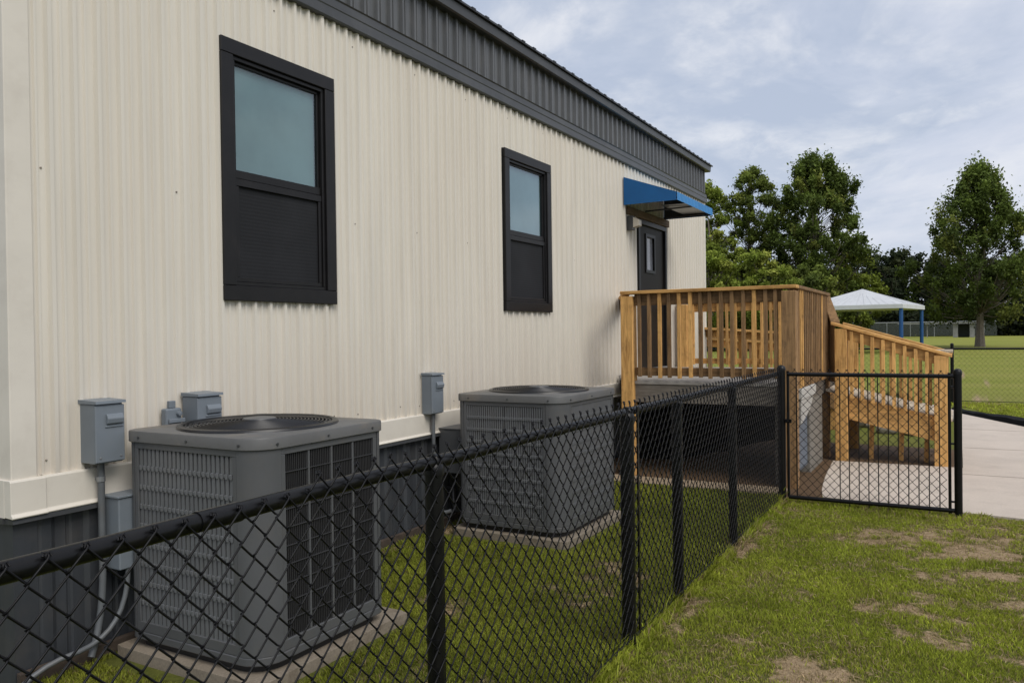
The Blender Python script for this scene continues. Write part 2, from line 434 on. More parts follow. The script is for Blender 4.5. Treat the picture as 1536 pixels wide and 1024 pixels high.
# ------------------------------------------------------------------ paved path, mulch, gravel
def sheet(name, poly, z, mat, h=None, label=None, cat=None):
    mb = MB(); mb.prism(poly, z, 'z', (z - (h or .05)))
    return tag(mb.build(name, mat), label, cat, None, 'structure')
sec = [(7.84,-.10),(10,0)]
right = [(x, y) for y, x in PATH_R]
left = [(-5.9,25.6),(-4.7,24.0),(-3.4,22),(-2.4,20.4),(-1.35,19.2),(-.55,18.2),(-.12,16.6),(.0,14.5),(.03,12),(.03,10.36),(-1.34,10.30),(-1.30,9.6),(-1.26,9.0),(-1.20,8.4),(-1.14,8.02)]
poly = left[::-1] + [(-5.2, 26.5)]
# front edge runs just behind the gate
pp = [(-1.14,8.02),(-.6,7.93),(0,7.86),(.46,7.80),(1.4,7.74),(2.6,7.70)] + [(x, y) for y, x in PATH_R[1:]] + left[:-1]
sheet('concrete_path', pp, .012, M['path'], .06, 'pale concrete walkway curving past the ramp', 'path')
def joints():
    mb = MB()
    for y, xa, xb in ((9.9,.02,2.5),(12.1,.05,1.8),(14.3,.02,1.1)):
        mb.box(xa, xb, y, y+.014, .0125, .0145)
    return mb
tag(joints().build('path_joints', paint('joint_dark', (.30,.255,.21), .9)), 'shallow tooled joints across the concrete walkway', 'path', None, 'structure')
sheet('mulch_bed', [(-3.80,8.36),(-1.48,8.36),(-1.48,7.74),(-1.10,7.74),(-1.10,8.3),(-1.20,9.6),(-1.20,10.30),(-.02,10.30),(.0,11.9),(-1.4,12.0),(-3.80,12.0)], .006, M['mulch'], .05, 'brown mulch under the deck and ramp', 'mulch')
sheet('gravel_strip', [(-3.74,7.98),(-2.9,7.98),(-1.54,8.04),(-1.50,8.04),(-1.50,8.34),(-3.74,8.34)], .010, M['gravel'], .05, 'tan gravel strip along the front of the deck', 'gravel')

# ------------------------------------------------------------------ the building
bld = root('modular_building', (-6, 7.8, 0), 'long cream corrugated portable classroom building with charcoal fascia and black windows', 'building')

def ribs(y0, y1, pitch, pts, extra=()):
    """pts: list of (fraction of pitch, depth); returns sorted (y, depth)"""
    out = []; y = y0
    while y < y1 - 1e-6:
        for f, d in pts:
            yy = y + f*pitch
            if yy <= y1: out.append((yy, d))
        y += pitch
    def val(q):
        for (a, da), (b_, db) in zip(out, out[1:]):
            if a <= q <= b_: return da + (db-da)*(q-a)/max(b_-a, 1e-9)
        return out[-1][1]
    for e in extra: out.append((e, val(e)))
    out.append((y1, val(y1) if out[-1][0] < y1 else out[-1][1]))
    return sorted(set(out))
PROF = [(0,0),(.26,0),(.31,.010),(.39,.010),(.44,0),(.70,0),(.775,.023),(.925,.023)]
W1 = (3.29, 4.27, 1.82, 3.39); W2 = (6.665, 7.66, 1.82, 3.39); DR = (10.36, 11.54, 1.07, 3.14)
holes = [(a+.055, b_-.055, c+.055, d-.055) for a, b_, c, d in (W1, W2)] + [(DR[0]+.02, DR[1]-.02, DR[2]+.0, DR[3]-.02)]
def siding_wall():
    mb = MB()
    ex = [h[0] for h in holes] + [h[1] for h in holes]
    pr = ribs(WY0+.09, WY1-.06, .1265, PROF, ex)
    z0, z1 = .90, 3.83
    for (ya, da), (yb, db) in zip(pr, pr[1:]):
        if yb - ya < 1e-6: continue
        ym = (ya+yb)/2; spans = [(z0, z1)]
        for h in holes:
            if h[0] < ym < h[1]: spans = [(z0, h[2]), (h[3], z1)]
        for a, b_ in spans:
            n = len(mb.v)
            mb.add([(WX+da, ya, a), (WX+db, yb, a), (WX+db, yb, b_), (WX+da, ya, b_)], [(0,1,2,3)])
    return mb
siding_wall().build('siding', M['siding'], bld)
for k in range(1, 12):
    yl = WY0+.09+.1265*8*k - .1265*.12
    if yl > WY1-.3: break
    for a, b_ in ([(.955, 3.80)] if not any(h[0]-.02 < yl < h[1]+.02 for h in holes) else [(.955, next(h for h in holes if h[0]-.02 < yl < h[1]+.02)[2]-.07), (next(h for h in holes if h[0]-.02 < yl < h[1]+.02)[3]+.07, 3.80)]):
        if b_ > a: MB().box(WX+.0225, WX+.0248, yl-.012, yl+.014, a, b_).build('panel_lap', M['siding'], bld)
# far end, near end and rear walls (plain shells) and interior darkness
mb = MB()
mb.box(-11, WX-.012, WY0-.0, WY0+.10, .90, 4.3)
mb.box(-11, WX-.012, WY1-.10, WY1, .90, 4.3)
mb.box(-11, -10.9, WY0+.1, WY1-.1, .90, 4.3)
mb.build('end_wall', M['siding'], bld)
MB().box(-10.9, WX-.35, WY0+.1, WY1-.1, .92, 4.2).build('interior', M['coil'], bld)
# corner trims
mb = MB(); mb.box(WX-.16, WX+.026, WY0-.022, WY0+.098, .93, 3.82).build('corner_trim', M['cream_trim'], bld, bevel=.004)
mb = MB(); mb.box(WX-.16, WX+.022, WY1-.075, WY1+.02, .93, 3.82).build('corner_trim', M['cream_trim'], bld, bevel=.004)
# base trim with a flared drip lip
def base_trim(y0, y1, dx):
    mb = MB()
    mb.prism([(WX-.01,.955),(WX+.026+dx,.955),(WX+.032+dx,.945),(WX+.034+dx,.80),(WX+.050+dx,.785),(WX+.046+dx,.778),(WX-.01,.782)], y1, 'y', y0)
    return mb
b1 = base_trim(WY0+.12, WY1+.015, 0); b1.build('base_trim', M['cream_trim'], bld, bevel=.002)
mb = base_trim(WY0-.035, WY0+.13, .010); mb.box(-11, WX-.011, WY0-.035, WY0-.005, .778, .955)
mb.build('base_trim_corner', M['cream_trim'], bld, bevel=.002)
mb = MB(); mb.prism([(WX-.02,.777),(WX+.044,.777),(WX+.050,.755),(WX-.02,.75)], WY1, 'y', WY0-.03)
mb.box(-11, WX-.02, WY0-.04, WY0, .752, .777); mb.build('flashing', M['fascia'], bld)
# skirting
mb = MB()
pr = ribs(WY0+.10, WY1, .24, [(0,0),(.10,.014),(.30,.014),(.40,0),(.62,0),(.66,-.008),(.72,-.008),(.76,0)])
for (ya, da), (yb, db) in zip(pr, pr[1:]):
    if yb-ya > 1e-6: mb.add([(WX-.01+da, ya, -.04), (WX-.01+db, yb, -.04), (WX-.01+db, yb, .76), (WX-.01+da, ya, .76)], [(0,1,2,3)])
mb.box(WX-.10, WX+.012, WY0-.012, WY0+.10, -.04, .757)
mb.box(-11, WX-.10, WY0-.006, WY0+.02, -.04, .757); mb.box(-11, WX-.03, WY1-.03, WY1-.001, -.04, .757)
mb.build('skirting', M['skirt'], bld)
MB().prism([(WX+.02,-.03),(WX+.045,-.03),(WX+.045,.055),(WX+.02,.06)], 8.3, 'y', WY0-.01).build('skirting_kickboard', M['rust'], bld)
# fascia: lower band, ribbed panel, top trim, roof
mb = MB(); mb.prism([(WX-.05,3.80),(WX+.040,3.80),(WX+.046,3.812),(WX+.042,3.88),(WX+.046,3.888),(WX+.042,3.945),(WX+.050,3.955),(WX-.05,3.955)], WY1+.03, 'y', WY0-.03)
mb.box(-11, WX-.05, WY0-.03, WY0+.001, 3.80, 3.955); mb.build('fascia_band', M['fascia'], bld)
mb = MB()
pr = ribs(WY0-.02, WY1+.02, .155, [(0,0),(.40,0),(.46,.024),(.60,.024),(.66,0),(.80,0),(.83,.009),(.90,.009),(.93,0)])
for (ya, da), (yb, db) in zip(pr, pr[1:]):
    if yb-ya > 1e-6: mb.add([(WX+.012+da, ya, 3.95), (WX+.012+db, yb, 3.95), (WX+.012+db, yb, 4.36), (WX+.012+da, ya, 4.36)], [(0,1,2,3)])
mb.box(-11, WX+.010, WY0-.021, WY0+.03, 3.95, 4.36); mb.box(-11, WX+.010, WY1-.03, WY1+.021, 3.95, 4.36)
mb.build('fascia_panel', M['fascia_rib'], bld)
mb = MB(); mb.prism([(WX-.05,4.345),(WX+.085,4.345),(WX+.10,4.355),(WX+.105,4.435),(WX-.05,4.437)], WY1+.10, 'y', WY0-.10)
mb.box(-11, WX-.05, WY0-.10, WY0-.02, 4.345, 4.435); mb.build('roof_edge_trim', M['fascia'], bld)
mb = MB(); mb.prism([(-11,4.86),(WX+.13,4.44),(WX+.13,4.458),(-11,4.88)], WY1+.14, 'y', WY0-.14)
y = WY0
while y < WY1: mb.prism([(-11,4.87),(WX+.134,4.45),(WX+.134,4.466),(-11,4.89)], y+.03, 'y', y-.03); y += .23
mb.build('roof', M['roof'], bld)
# small screws along the siding
mb = MB()
for zz, st in ((1.03, 2), (2.42, 6), (3.70, 6)):
    y = WY0+.155
    while y < WY1-.2:
        inside = any(h[0]-.13 < y < h[1]+.13 and h[2]-.14 < zz < h[3]+.14 for h in holes)
        if not inside and random.random() < .9: MB().lathe([(.005,-.006),(.005,.003),(.0005,.005)], (WX+.002, y, zz + random.uniform(-.01,.01)), 6, 'x').build('screw', M['screw'], bld)
        y += .1265*st

def window(y0, y1, z0, z1):
    w = .125
    fr = MB()
    def ring(a, b_, c, d, t, x0, x1):   # picture-frame ring
        fr.box(x0, x1, a, b_, c, c+t); fr.box(x0, x1, a, b_, d-t, d); fr.box(x0, x1, a, a+t, c+t, d-t); fr.box(x0, x1, b_-t, b_, c+t, d-t)
    ring(y0, y1, z0, z1, .092, WX-.04, WX+.040)
    f = fr.build('window_frame', M['frame'], bld, bevel=.004)
    fr = MB()
    def ring2(a, b_, c, d, t, x0, x1):
        fr.box(x0, x1, a, b_, c, c+t); fr.box(x0, x1, a, b_, d-t, d); fr.box(x0, x1, a, a+t, c+t, d-t); fr.box(x0, x1, b_-t, b_, c+t, d-t)
    a, b_, c, d = y0+.094, y1-.094, z0+.094, z1-.094
    ring2(a, b_, c, d, .022, WX-.05, WX+.022)
    fr.build('inner_frame', M['frame'], f, bevel=.002)
    a += .024; b_ -= .024; c += .024; d -= .024; zm = c + (d-c)*.492
    fr = MB(); ring2(a, b_, zm-.02, d, .018, WX-.045, WX-.002); fr.box(WX-.05, WX+.006, a, b_, zm-.028, zm+.022)
    up = fr.build('upper_sash', M['frame'], f, bevel=.002)
    fr = MB(); ring2(a, b_, c, zm-.03, .026, WX-.04, WX+.010); fr.box(WX-.04, WX+.014, a, b_, zm-.075, zm-.034)
    lo = fr.build('lower_sash', M['frame'], f, bevel=.002)
    MB().add([(WX-.012, a+.015, zm+.02), (WX-.012, b_-.015, zm+.02), (WX-.012, b_-.015, d-.015), (WX-.012, a+.015, d-.015)], [(0,1,2,3)]).build('pane', M['glass'], f)
    MB().box(WX-.008, WX-.005, a+.02, b_-.02, c+.02, zm-.05).build('insect_screen', M['screen'], f)
    # venetian blind behind the glass
    bl = MB(); zz = c + .01
    while zz < d - .01:
        bl.add([(WX-.036, a-.01, zz), (WX-.036, b_+.01, zz), (WX-.028, b_+.01, zz+.0215), (WX-.028, a-.01, zz+.0215)], [(0,1,2,3)])
        zz += .0205
    bl.box(WX-.06, WX-.055, a-.03, b_+.03, c-.03, d+.03)
    bl.build('blind', M['blind'], f)
    # jambs of the opening, so that it reads as a real recess
    MB().box(WX-.14, WX-.0405, y0+.085, y0+.093, z0+.09, z1-.09).box(WX-.14, WX-.0405, y1-.093, y1-.085, z0+.09, z1-.09).box(WX-.14, WX-.0405, y0+.094, y1-.094, z0+.085, z0+.093).box(WX-.14, WX-.0405, y0+.094, y1-.094, z1-.093, z1-.085).build('jamb', M['frame'], f)
    return f
window(*W1); window(*W2)

# door
y0, y1, z0, z1 = DR
mb = MB(); mb.box(WX-.06, WX+.03, y0-.01, y0+.055, z0, z1); mb.box(WX-.06, WX+.03, y1-.055, y1+.01, z0, z1); mb.box(WX-.06, WX+.032, y0-.01, y1+.01, z1-.055, z1+.01)
mb.build('door_frame', M['frame'], bld, bevel=.003)
mb = MB(); wy0, wy1, wz0, wz1 = 10.72, 11.06, 2.46, 2.95; dx0, dx1 = WX-.05, WX-.005
mb.box(dx0, dx1, y0+.057, wy0, z0+.02, z1-.057); mb.box(dx0, dx1, wy1, y1-.057, z0+.02, z1-.057)
mb.box(dx0, dx1, wy0, wy1, z0+.02, wz0); mb.box(dx0, dx1, wy0, wy1, wz1, z1-.057)
dr = mb.build('door', M['door'], bld)
mb = MB()
for a, b_, c, d in ((wy0-.03, wy1+.03, wz0-.03, wz0+.012), (wy0-.03, wy1+.03, wz1-.012, wz1+.03), (wy0-.03, wy0+.012, wz0+.012, wz1-.012), (wy1-.012, wy1+.03, wz0+.012, wz1-.012)):
    mb.box(WX-.004, WX+.010, a, b_, c, d)
mb.build('vision_frame', M['frame'], dr)
MB().box(WX-.03, WX-.025, wy0, wy1, wz0, wz1).build('vision_pane', paint('door_glass', (.24,.25,.28), .12, .15, 6), dr)
mb = MB(); mb.tube([(WX, y0+.14, 2.02), (WX+.055, y0+.14, 2.02), (WX+.06, y0+.25, 2.02)], .011, 8)
mb.lathe([(.032,-.004),(.032,.006),(.02,.010)], (WX, y0+.14, 2.02), 14, 'x'); MB().lathe([(.026,-.004),(.026,.014),(.0,.016)], (WX, y0+.14, 2.14), 14, 'x').build('deadbolt', M['steel'], dr)
mb.build('door_handle', M['steel'], dr, smooth=True)
MB().box(WX-.05, WX+.06, y0+.0, y1, z0-.03, z0+.018).build('threshold', M['steel'], bld)
MB().box(WX+.004, WX+.055, 9.93, 11.60, 3.155, 3.255).build('lintel_board', M['beam_brown'], bld, bevel=.003)

# awning
aw = root('awning', (WX+.36, 10.6, 3.25), 'blue fabric awning over the building door', 'awning')
ax0, ax1, ay0, ay1 = WX+.018, WX+.735, 9.83, 11.48
zt, zb, zf, zv = 3.625, 3.26, 3.365, 3.262
t = .004
mb = MB(); mb.prism([(ax0,zb),(ax1-.01,zv),(ax1-.01,zf),(ax0,zt)], ay0+.005, 'y', ay0)
mb.build('side_panel', M['blue'], aw)
mb = MB(); mb.prism([(ax0,zb),(ax1-.01,zv),(ax1-.01,zf),(ax0,zt)], ay1, 'y', ay1-.005); mb.build('side_panel', M['blue'], aw)
mb = MB()
n = 22
for i in range(n):
    ya = ay0+.005+(ay1-ay0-.01)*i/n; yb = ay0+.005+(ay1-ay0-.01)*(i+1)/n
    mb.add([(ax0,ya,zt),(ax1,ya,zf),(ax1,yb,zf),(ax0,yb,zt)], [(0,1,2,3)])
mb.build('top_panel', M['blue_front'], aw)
mb = MB()
for i in range(n*2):
    ya = ay0+(ay1-ay0)*i/(n*2); yb = ay0+(ay1-ay0)*(i+1)/(n*2)
    k = lambda q: .004*math.sin(q*40)
    mb.add([(ax1,ya,zf),(ax1+.004+k(ya),ya,zv),(ax1+.004+k(yb),yb,zv),(ax1,yb,zf)], [(0,1,2,3)])
mb.build('valance', M['blue_front'], aw)
mb = MB()
for yy in (ay0+.03, (ay0+ay1)/2, ay1-.03):
    mb.tube([(ax0,yy,zt-.03),(ax1-.03,yy,zf-.02)], .012, 6); mb.tube([(ax0,yy,zb+.02),(ax1-.03,yy,zv+.03)], .012, 6)
mb.tube([(ax1-.03,ay0+.03,zf-.02),(ax1-.03,ay1-.03,zf-.02)], .012, 6); mb.tube([(ax1-.03,ay0+.03,zv+.03),(ax1-.03,ay1-.03,zv+.03)], .012, 6)
mb.build('awning_frame', M['fascia'], aw, smooth=True)

MB().prism([(ax0+.01,zb+.01),(ax1-.03,zv+.012),(ax1-.03,zf-.03),(ax0+.01,zt-.04)], ay1-.010, 'y', ay1-.020).build('underside_shade_panel', M['fascia'], aw)  # added dark board, paints shade over the inside of the far panel
MB().prism([(ax0+.3,zb+.05),(ax1-.03,zv+.04),(ax1-.03,zv+.045),(ax0+.3,zb+.055)], ay1-.02, 'y', ay0+.6).build('underside_shade_panel', M['fascia_rib'], aw)  # added grey board standing in for the shaded awning underside
# wall lamp
wl = root('wall_lamp', (WX+.05, 10.03, 2.93), 'small dark wall lamp with pale lens beside the door', 'lamp')
MB().box(WX+.018, WX+.10, 9.93, 10.02, 2.94, 3.13).build('lamp_housing', M['fascia'], wl, bevel=.006)
MB().prism([(WX+.102,2.97),(WX+.19,2.99),(WX+.19,3.07),(WX+.102,3.11)], 10.03, 'y', 9.93).build('lamp_lens', M['lens'], wl, bevel=.008, segs=2)

# ------------------------------------------------------------------ electrical boxes on the wall
def disconnect(y0, y1, xf, z0, z1, label):
    r = root('disconnect_box', (WX+.09, (y0+y1)/2, z0), label, 'electrical box')
    x0 = WX+.017
    MB().box(x0, xf-.012, y0, y1, z0, z1-.012).build('enclosure', M['box'], r, bevel=.005, segs=2)
    mb = MB(); w = y1-y0; h = z1-z0
    MB().box(xf-.0115, xf, y0-.003, y1+.003, z0+.006, z1-.02).build('cover', M['box'], r, bevel=.003)
    MB().prism([(x0-.002, z1-.0115), (xf+.010, z1-.0115), (xf+.008, z1+.002), (x0-.002, z1+.008)], y1+.006, 'y', y0-.006).build('lid', M['box'], r)
    hd = MB(); a, b_ = y0+w*.34, y1-w*.08; zc = z1-h*.30
    hd.prism([(xf+.0005, zc-h*.085), (xf+.016, zc-h*.06), (xf+.022, zc+h*.02), (xf+.012, zc+h*.085), (xf+.0005, zc+h*.10)], b_, 'y', a)
    hd.box(xf+.0005, xf+.006, a-.005, b_+.005, zc-h*.125, zc-h*.088)
    hd.build('pull_handle', M['box'], r, bevel=.003)
    for yy in (y0+.02, y1-.02): MB().lathe([(.005,0),(.005,.003),(0,.004)], (xf+.0005, yy, z0+.03), 8, 'x').build('screw', M['steel'], r)
    return r
disconnect(2.395, 2.545, WX+.15, .985, 1.292, 'grey electrical disconnect box nearest the building corner, with a conduit below')
disconnect(2.995, 3.155, WX+.15, .985, 1.285, 'grey electrical disconnect box behind the near air conditioning unit')
disconnect(5.285, 5.445, WX+.12, .955, 1.282, 'grey electrical disconnect box left of the far air conditioning unit')
# small meter / bell box
mt = root('junction_box', (WX+.06, 2.91, 1.0), 'small grey junction box with latch beside the second disconnect box', 'electrical box')
MB().box(WX+.017, WX+.065, 2.855, 2.955, 1.0, 1.215).build('enclosure', M['box'], mt, bevel=.010, segs=2)
MB().box(WX+.03, WX+.055, 2.885, 2.925, 1.216, 1.255).build('hub', M['box'], mt, bevel=.003)
MB().box(WX+.066, WX+.083, 2.865, 2.965, 1.135, 1.158).build('latch', M['box'], mt, bevel=.003)
MB().lathe([(.014,0),(.014,.02),(0,.022)], (WX+.066, 2.93, 1.185), 10, 'x').build('knob', M['box'], mt)

def conduit(name, path, r, label, mat='pipe', straps=()):
    rt = root(name, path[-1], label, 'conduit')
    mb = MB(); mb.tube(path, r, 12); mb.build('pipe', M[mat], rt, smooth=True)
    for (x, y, z) in straps:
        s_ = MB(); s_.tube([(x, y, z-.012), (x, y, z+.012)], r+.004, 12); s_.box(WX, x, y-.006, y+.006, z-.008, z+.008); s_.build('strap', M['steel'], rt)
    return rt
def arc(p0, p1, p2, n=8):
    p0, p1, p2 = map(np.array, (p0, p1, p2)); return [tuple((1-t)**2*p0 + 2*t*(1-t)*p1 + t*t*p2) for t in np.linspace(0, 1, n)]
conduit('conduit', [(WX+.075,2.465,.983),(WX+.075,2.465,.70)] + arc((WX+.075,2.465,.46),(WX+.075,2.465,.20),(WX+.10,2.38,.04)), .017,
        'rigid grey conduit running down from the nearest disconnect box', straps=[(WX+.075,2.465,.90)])
conduit('flexible_conduit', arc((WX+.14,2.56,.44),(WX+.14,2.55,.12),(WX+.13,2.30,.10), 9) + arc((WX+.13,2.28,.10),(WX+.10,2.15,.09),(WX+.09,2.05,.02), 5), .0125,
        'flexible grey conduit sagging to the ground at the building corner')
conduit('whip_conduit', arc((WX+.15,2.62,.44),(WX+.16,2.62,.22),(WX+.22,2.72,.30), 9), .013, 'short flexible whip looping into the near air conditioning unit', 'pipe')
conduit('conduit', [(WX+.07,5.365,.953),(WX+.07,5.365,.60),(WX+.07,5.365,.30)] + arc((WX+.07,5.365,.28),(WX+.07,5.37,.10),(WX+.20,5.42,.16)), .016,
        'rigid grey conduit below the disconnect box at the far air conditioning unit')
conduit('refrigerant_line', [(WX+.03,2.86,.30),(WX+.09,2.86,.30)] + arc((WX+.10,2.86,.30),(WX+.20,2.70,.10),(WX+.16,2.62,.13), 8) + [(WX+.14,2.70,.22)], .019, 'black insulated refrigerant line looping beside the near air conditioning unit', 'base')
conduit('refrigerant_line', [(WX+.03,5.62,.30),(WX+.08,5.62,.30)] + arc((WX+.09,5.62,.30),(WX+.15,5.50,.02),(WX+.30,5.52,.20), 9), .020, 'black insulated refrigerant line beside the far air conditioning unit', 'base')
for y0, x0, x1, zz, lab in ((2.50, WX+.03, WX+.16, .44, 'grey service box low on the skirting beside the near air conditioning unit'), (5.50, WX+.03, WX+.27, .45, 'grey service box low on the skirting beside the far air conditioning unit')):
    r = root('service_box', (x0, y0, zz), lab, 'electrical box')
    MB().box(x0, x1, y0, y0+(.15 if y0 < 4 else .30), zz, zz+.36).build('enclosure', M['box'] if y0 < 4 else M['ac'], r, bevel=.006, segs=2)
    MB().box(x0-.004, x1+.008, y0-.008, y0+(.158 if y0 < 4 else .308), zz+.361, zz+.372).build('lid', M['box'] if y0 < 4 else M['ac'], r, bevel=.002)

# ------------------------------------------------------------------ condensers
def rrect(x0, x1, y0, y1, r, n=6):
    pts = []; q = r if hasattr(r, '__len__') else (r, r, r, r)
    for r, cx, cy, a0 in ((q[0], x1-q[0], y0+q[0], -90), (q[1], x1-q[1], y1-q[1], 0), (q[2], x0+q[2], y1-q[2], 90), (q[3], x0+q[3], y0+q[3], 180)):
        for i in range(n+1):
            t = R(a0 + 90*i/n); pts.append((cx + r*math.cos(t), cy + r*math.sin(t)))
    return pts
def condenser(name, x0, x1, y0, y1, z0, z1, R0, label, style):
    r = root(name, ((x0+x1)/2, (y0+y1)/2, z0), label, 'air conditioner', 'air conditioning units')
    rc = .14; rs = .055; QR = (rc, rs, rs, rs); off = lambda d: tuple(max(.02, q+d) for q in QR); zc = z1 - .056                # bottom of the cap rim
    zb = z0 + .075
    # plastic feet / base pan
    MB().prism(rrect(x0+.035, x1-.035, y0+.035, y1-.035, off(0)), z0+.04, 'z', z0-.006).build('base', M['base'], r)
    MB().prism(rrect(x0, x1, y0, y1, QR), zb, 'z', z0+.034).build('base_pan', M['ac'], r, bevel=.006, segs=2)
    # coil block inside
    MB().prism(rrect(x0+.055, x1-.055, y0+.055, y1-.055, .07), zc-.01, 'z', zb+.0).build('coil', M['coil'], r)
    # curved corner posts, straight stiles
    wst = .045
    def corner(cx, cy, a0, ro):
        mb = MB(); o, i_ = ro, ro-.028; n = 10; vs = []
        A = [R(a0 + 90*k/n) for k in range(n+1)]
        pts_o = [(cx+o*math.cos(a), cy+o*math.sin(a)) for a in A]; pts_i = [(cx+i_*math.cos(a), cy+i_*math.sin(a)) for a in A][::-1]
        mb.prism(pts_o + pts_i, zc-.002, 'z', zb+.001)
        return mb.build('corner_panel', M['ac'], r, smooth=True)
    corner(x1-rc, y0+rc, -90, rc); corner(x1-rs, y1-rs, 0, rs); corner(x0+rs, y1-rs, 90, rs); corner(x0+rs, y0+rs, 180, rs)
    # louvre panels (u runs along the face)
    def panel(face, us, ue, pitch, barw, rows, mull, bar_mat, row_h, depth, blank=0):
        P = lambda u, d, z: (u, y0 + d, z) if face == 'front' else ((x1 - d, u, z) if face == 'side' else ((x0 + d, u, z) if face == 'left' else (u, y1 - d, z)))
        def bx(mb, ua, ub, da, db, za, zb_):
            a = P(ua, da, za); b_ = P(ub, db, zb_); mb.box(a[0], b_[0], a[1], b_[1], a[2], b_[2])
        fr = MB(); mg = .026
        bx(fr, us, ue, .002, .030, zb+.001, zb+.05); bx(fr, us, ue, .002, .030, zc-.035, zc-.002)
        bx(fr, us, us+mg, .002, .030, zb+.05, zc-.035); bx(fr, ue-mg, ue, .002, .030, zb+.05, zc-.035)
        for k in range(1, mull):
            u = us + mg + (ue-us-2*mg)*k/mull; bx(fr, u-.006, u+.006, .006, .032, zb+.05, zc-.035)
        f = fr.build('louvre_frame', M['ac'], r, bevel=.002)
        br = MB(); a, b_ = us+mg, ue-mg; n = int((b_-a)/pitch)
        for k in range(n):
            u = a + (b_-a)*(k+.5)/n; bx(br, u-barw/2, u+barw/2, depth, depth+.012, zb+.05, zc-.035)
        br.build('louvre_bars', bar_mat, f)
        rw = MB(); H = (zc-.035) - (zb+.05)
        for k in range(1, rows):
            z = zb+.05 + H*k/rows; bx(rw, a, b_, depth-(.001 if row_h > .01 else .005), depth+.010, z-row_h/2, z+row_h/2)
        if row_h > .01:
            for k in range(1, rows):
                z = zb+.05 + H*k/rows
                for j in range(n): u = a + (b_-a)*(j+.5)/n; bx(rw, u-barw*.42, u+barw*.42, depth-.007, depth-.0015, z-.013, z+.013)
        rw.build('cross_bars', bar_mat, f, bevel=.004 if row_h > .01 else .0015, segs=2)
        if blank:
            bb = MB(); bx(bb, a, b_, .024, .028, zb+.05, zc-.035); bb.build('backing', M['ac_bar'], f)
        return f
    if style == 1:
        panel('front', x0+rs+.003, x1-rc-.003, .0300, .0195, 9, 1, M['ac_light'], .016, .010)
        panel('side', y0+rc+.003, y1-rs-.003, .0125, .0045, 10, 4, M['ac_bar'], .005, .012)
        panel('left', y0+rs+.003, y1-rs-.003, .0245, .0145, 9, 1, M['ac_light'], .020, .007)
        panel('rear', x0+rs+.003, x1-rs-.003, .0245, .0145, 9, 1, M['ac_light'], .020, .007)
    else:
        panel('front', x0+rs+.003, x1-rc-.003, .0190, .0120, 9, 2, M['ac_light'], .022, .007, 1)
        panel('side', y0+rc+.003, y1-rs-.003, .0180, .0125, 9, 2, M['ac_light'], .024, .007, 1)
        panel('left', y0+rs+.003, y1-rs-.003, .0190, .0120, 9, 2, M['ac_light'], .022, .007, 1)
        panel('rear', x0+rs+.003, x1-rs-.003, .0190, .0120, 9, 2, M['ac_light'], .022, .007, 1)
    # cap: rim + top plate with a round opening
    cx, cy = (x0+x1)/2, (y0+y1)/2 + .0
    n = 6; outer = rrect(x0-.012, x1+.012, y0-.012, y1+.012, off(.012), 8); mid = rrect(x0-.006, x1+.006, y0-.006, y1+.006, off(.006), 8)
    inn = rrect(x0+.02, x1-.02, y0+.02, y1-.02, off(-.02), 8)
    K = len(outer); mb = MB()
    ang = [math.atan2(p[1]-cy, p[0]-cx) for p in inn]
    lay = [[(p[0], p[1], zc-.004) for p in mid], [(p[0], p[1], zc) for p in outer], [(p[0], p[1], z1-.010) for p in outer],
           [(p[0], p[1], z1-.003) for p in rrect(x0-.009, x1+.009, y0-.009, y1+.009, off(.009), 8)], [(p[0], p[1], z1) for p in rrect(x0+.004, x1-.004, y0+.004, y1-.004, off(-.004), 8)]]
    for rr, dz in ((R0+.035, .002), (R0+.028, .010), (R0+.024, .010), (R0+.022, .004), (R0+.020, -.045)):
        lay.append([(cx+rr*math.cos(a), cy+rr*math.sin(a), z1+dz) for a in ang])
    vs = [p for l in lay for p in l]
    fs = [(l*K+i, l*K+(i+1) % K, (l+1)*K+(i+1) % K, (l+1)*K+i) for l in range(len(lay)-1) for i in range(K)]
    mb.add(vs, fs)
    cap = mb.build('top_cap', M['ac_top'], r, smooth=True, sharp=50)
    mb = MB()
    for k in range(4):
        for u in (.12, .5, .88):
            x = x0+(x1-x0)*u
            MB().tube([(x, y0-.010, zc+.022), (x, y0-.017, zc+.022)], .006, 8).build('screw', M['fascia'], cap)
            yy = y0+(y1-y0)*u; MB().tube([(x1+.010, yy, zc+.022), (x1+.017, yy, zc+.022)], .006, 8).build('screw', M['fascia'], cap)
        break
    # fan guard: rings, spokes, hub
    mb = MB(); k = 0; rr = R0-.012
    while rr > .07:
        zz = z1 + .008 + .022*(1-(rr/R0)**2)
        mb.tube([(cx+rr*math.cos(2*math.pi*i/56), cy+rr*math.sin(2*math.pi*i/56), zz) for i in range(56)], .0032, 5, closed=True)
        rr -= .0185
    for k in range(8):
        a = 2*math.pi*k/8+.2
        mb.tube([(cx+q*math.cos(a), cy+q*math.sin(a), z1+.003+.022*(1-(q/R0)**2)) for q in (R0, R0*.7, R0*.4, .06)], .0035, 5)
    mb.lathe([(R0+.034,.003),(R0+.030,.013),(R0+.015,.018),(R0,.014),(R0-.002,-.02)], (cx, cy, z1), 64)
    gd = mb.build('fan_guard', M['ring'], r, smooth=True)
    MB().lathe([(.085,.028),(.082,.035),(.05,.039),(.0,.040)], (cx, cy, z1), 32).build('hub_plate', M['ac'], gd, smooth=True)
    # shroud + fan below
    MB().lathe([(R0+.018,-.02),(R0-.01,-.20),(.0,-.20)], (cx, cy, z1), 40).build('shroud', M['base'], r, smooth=True)
    mb = MB()
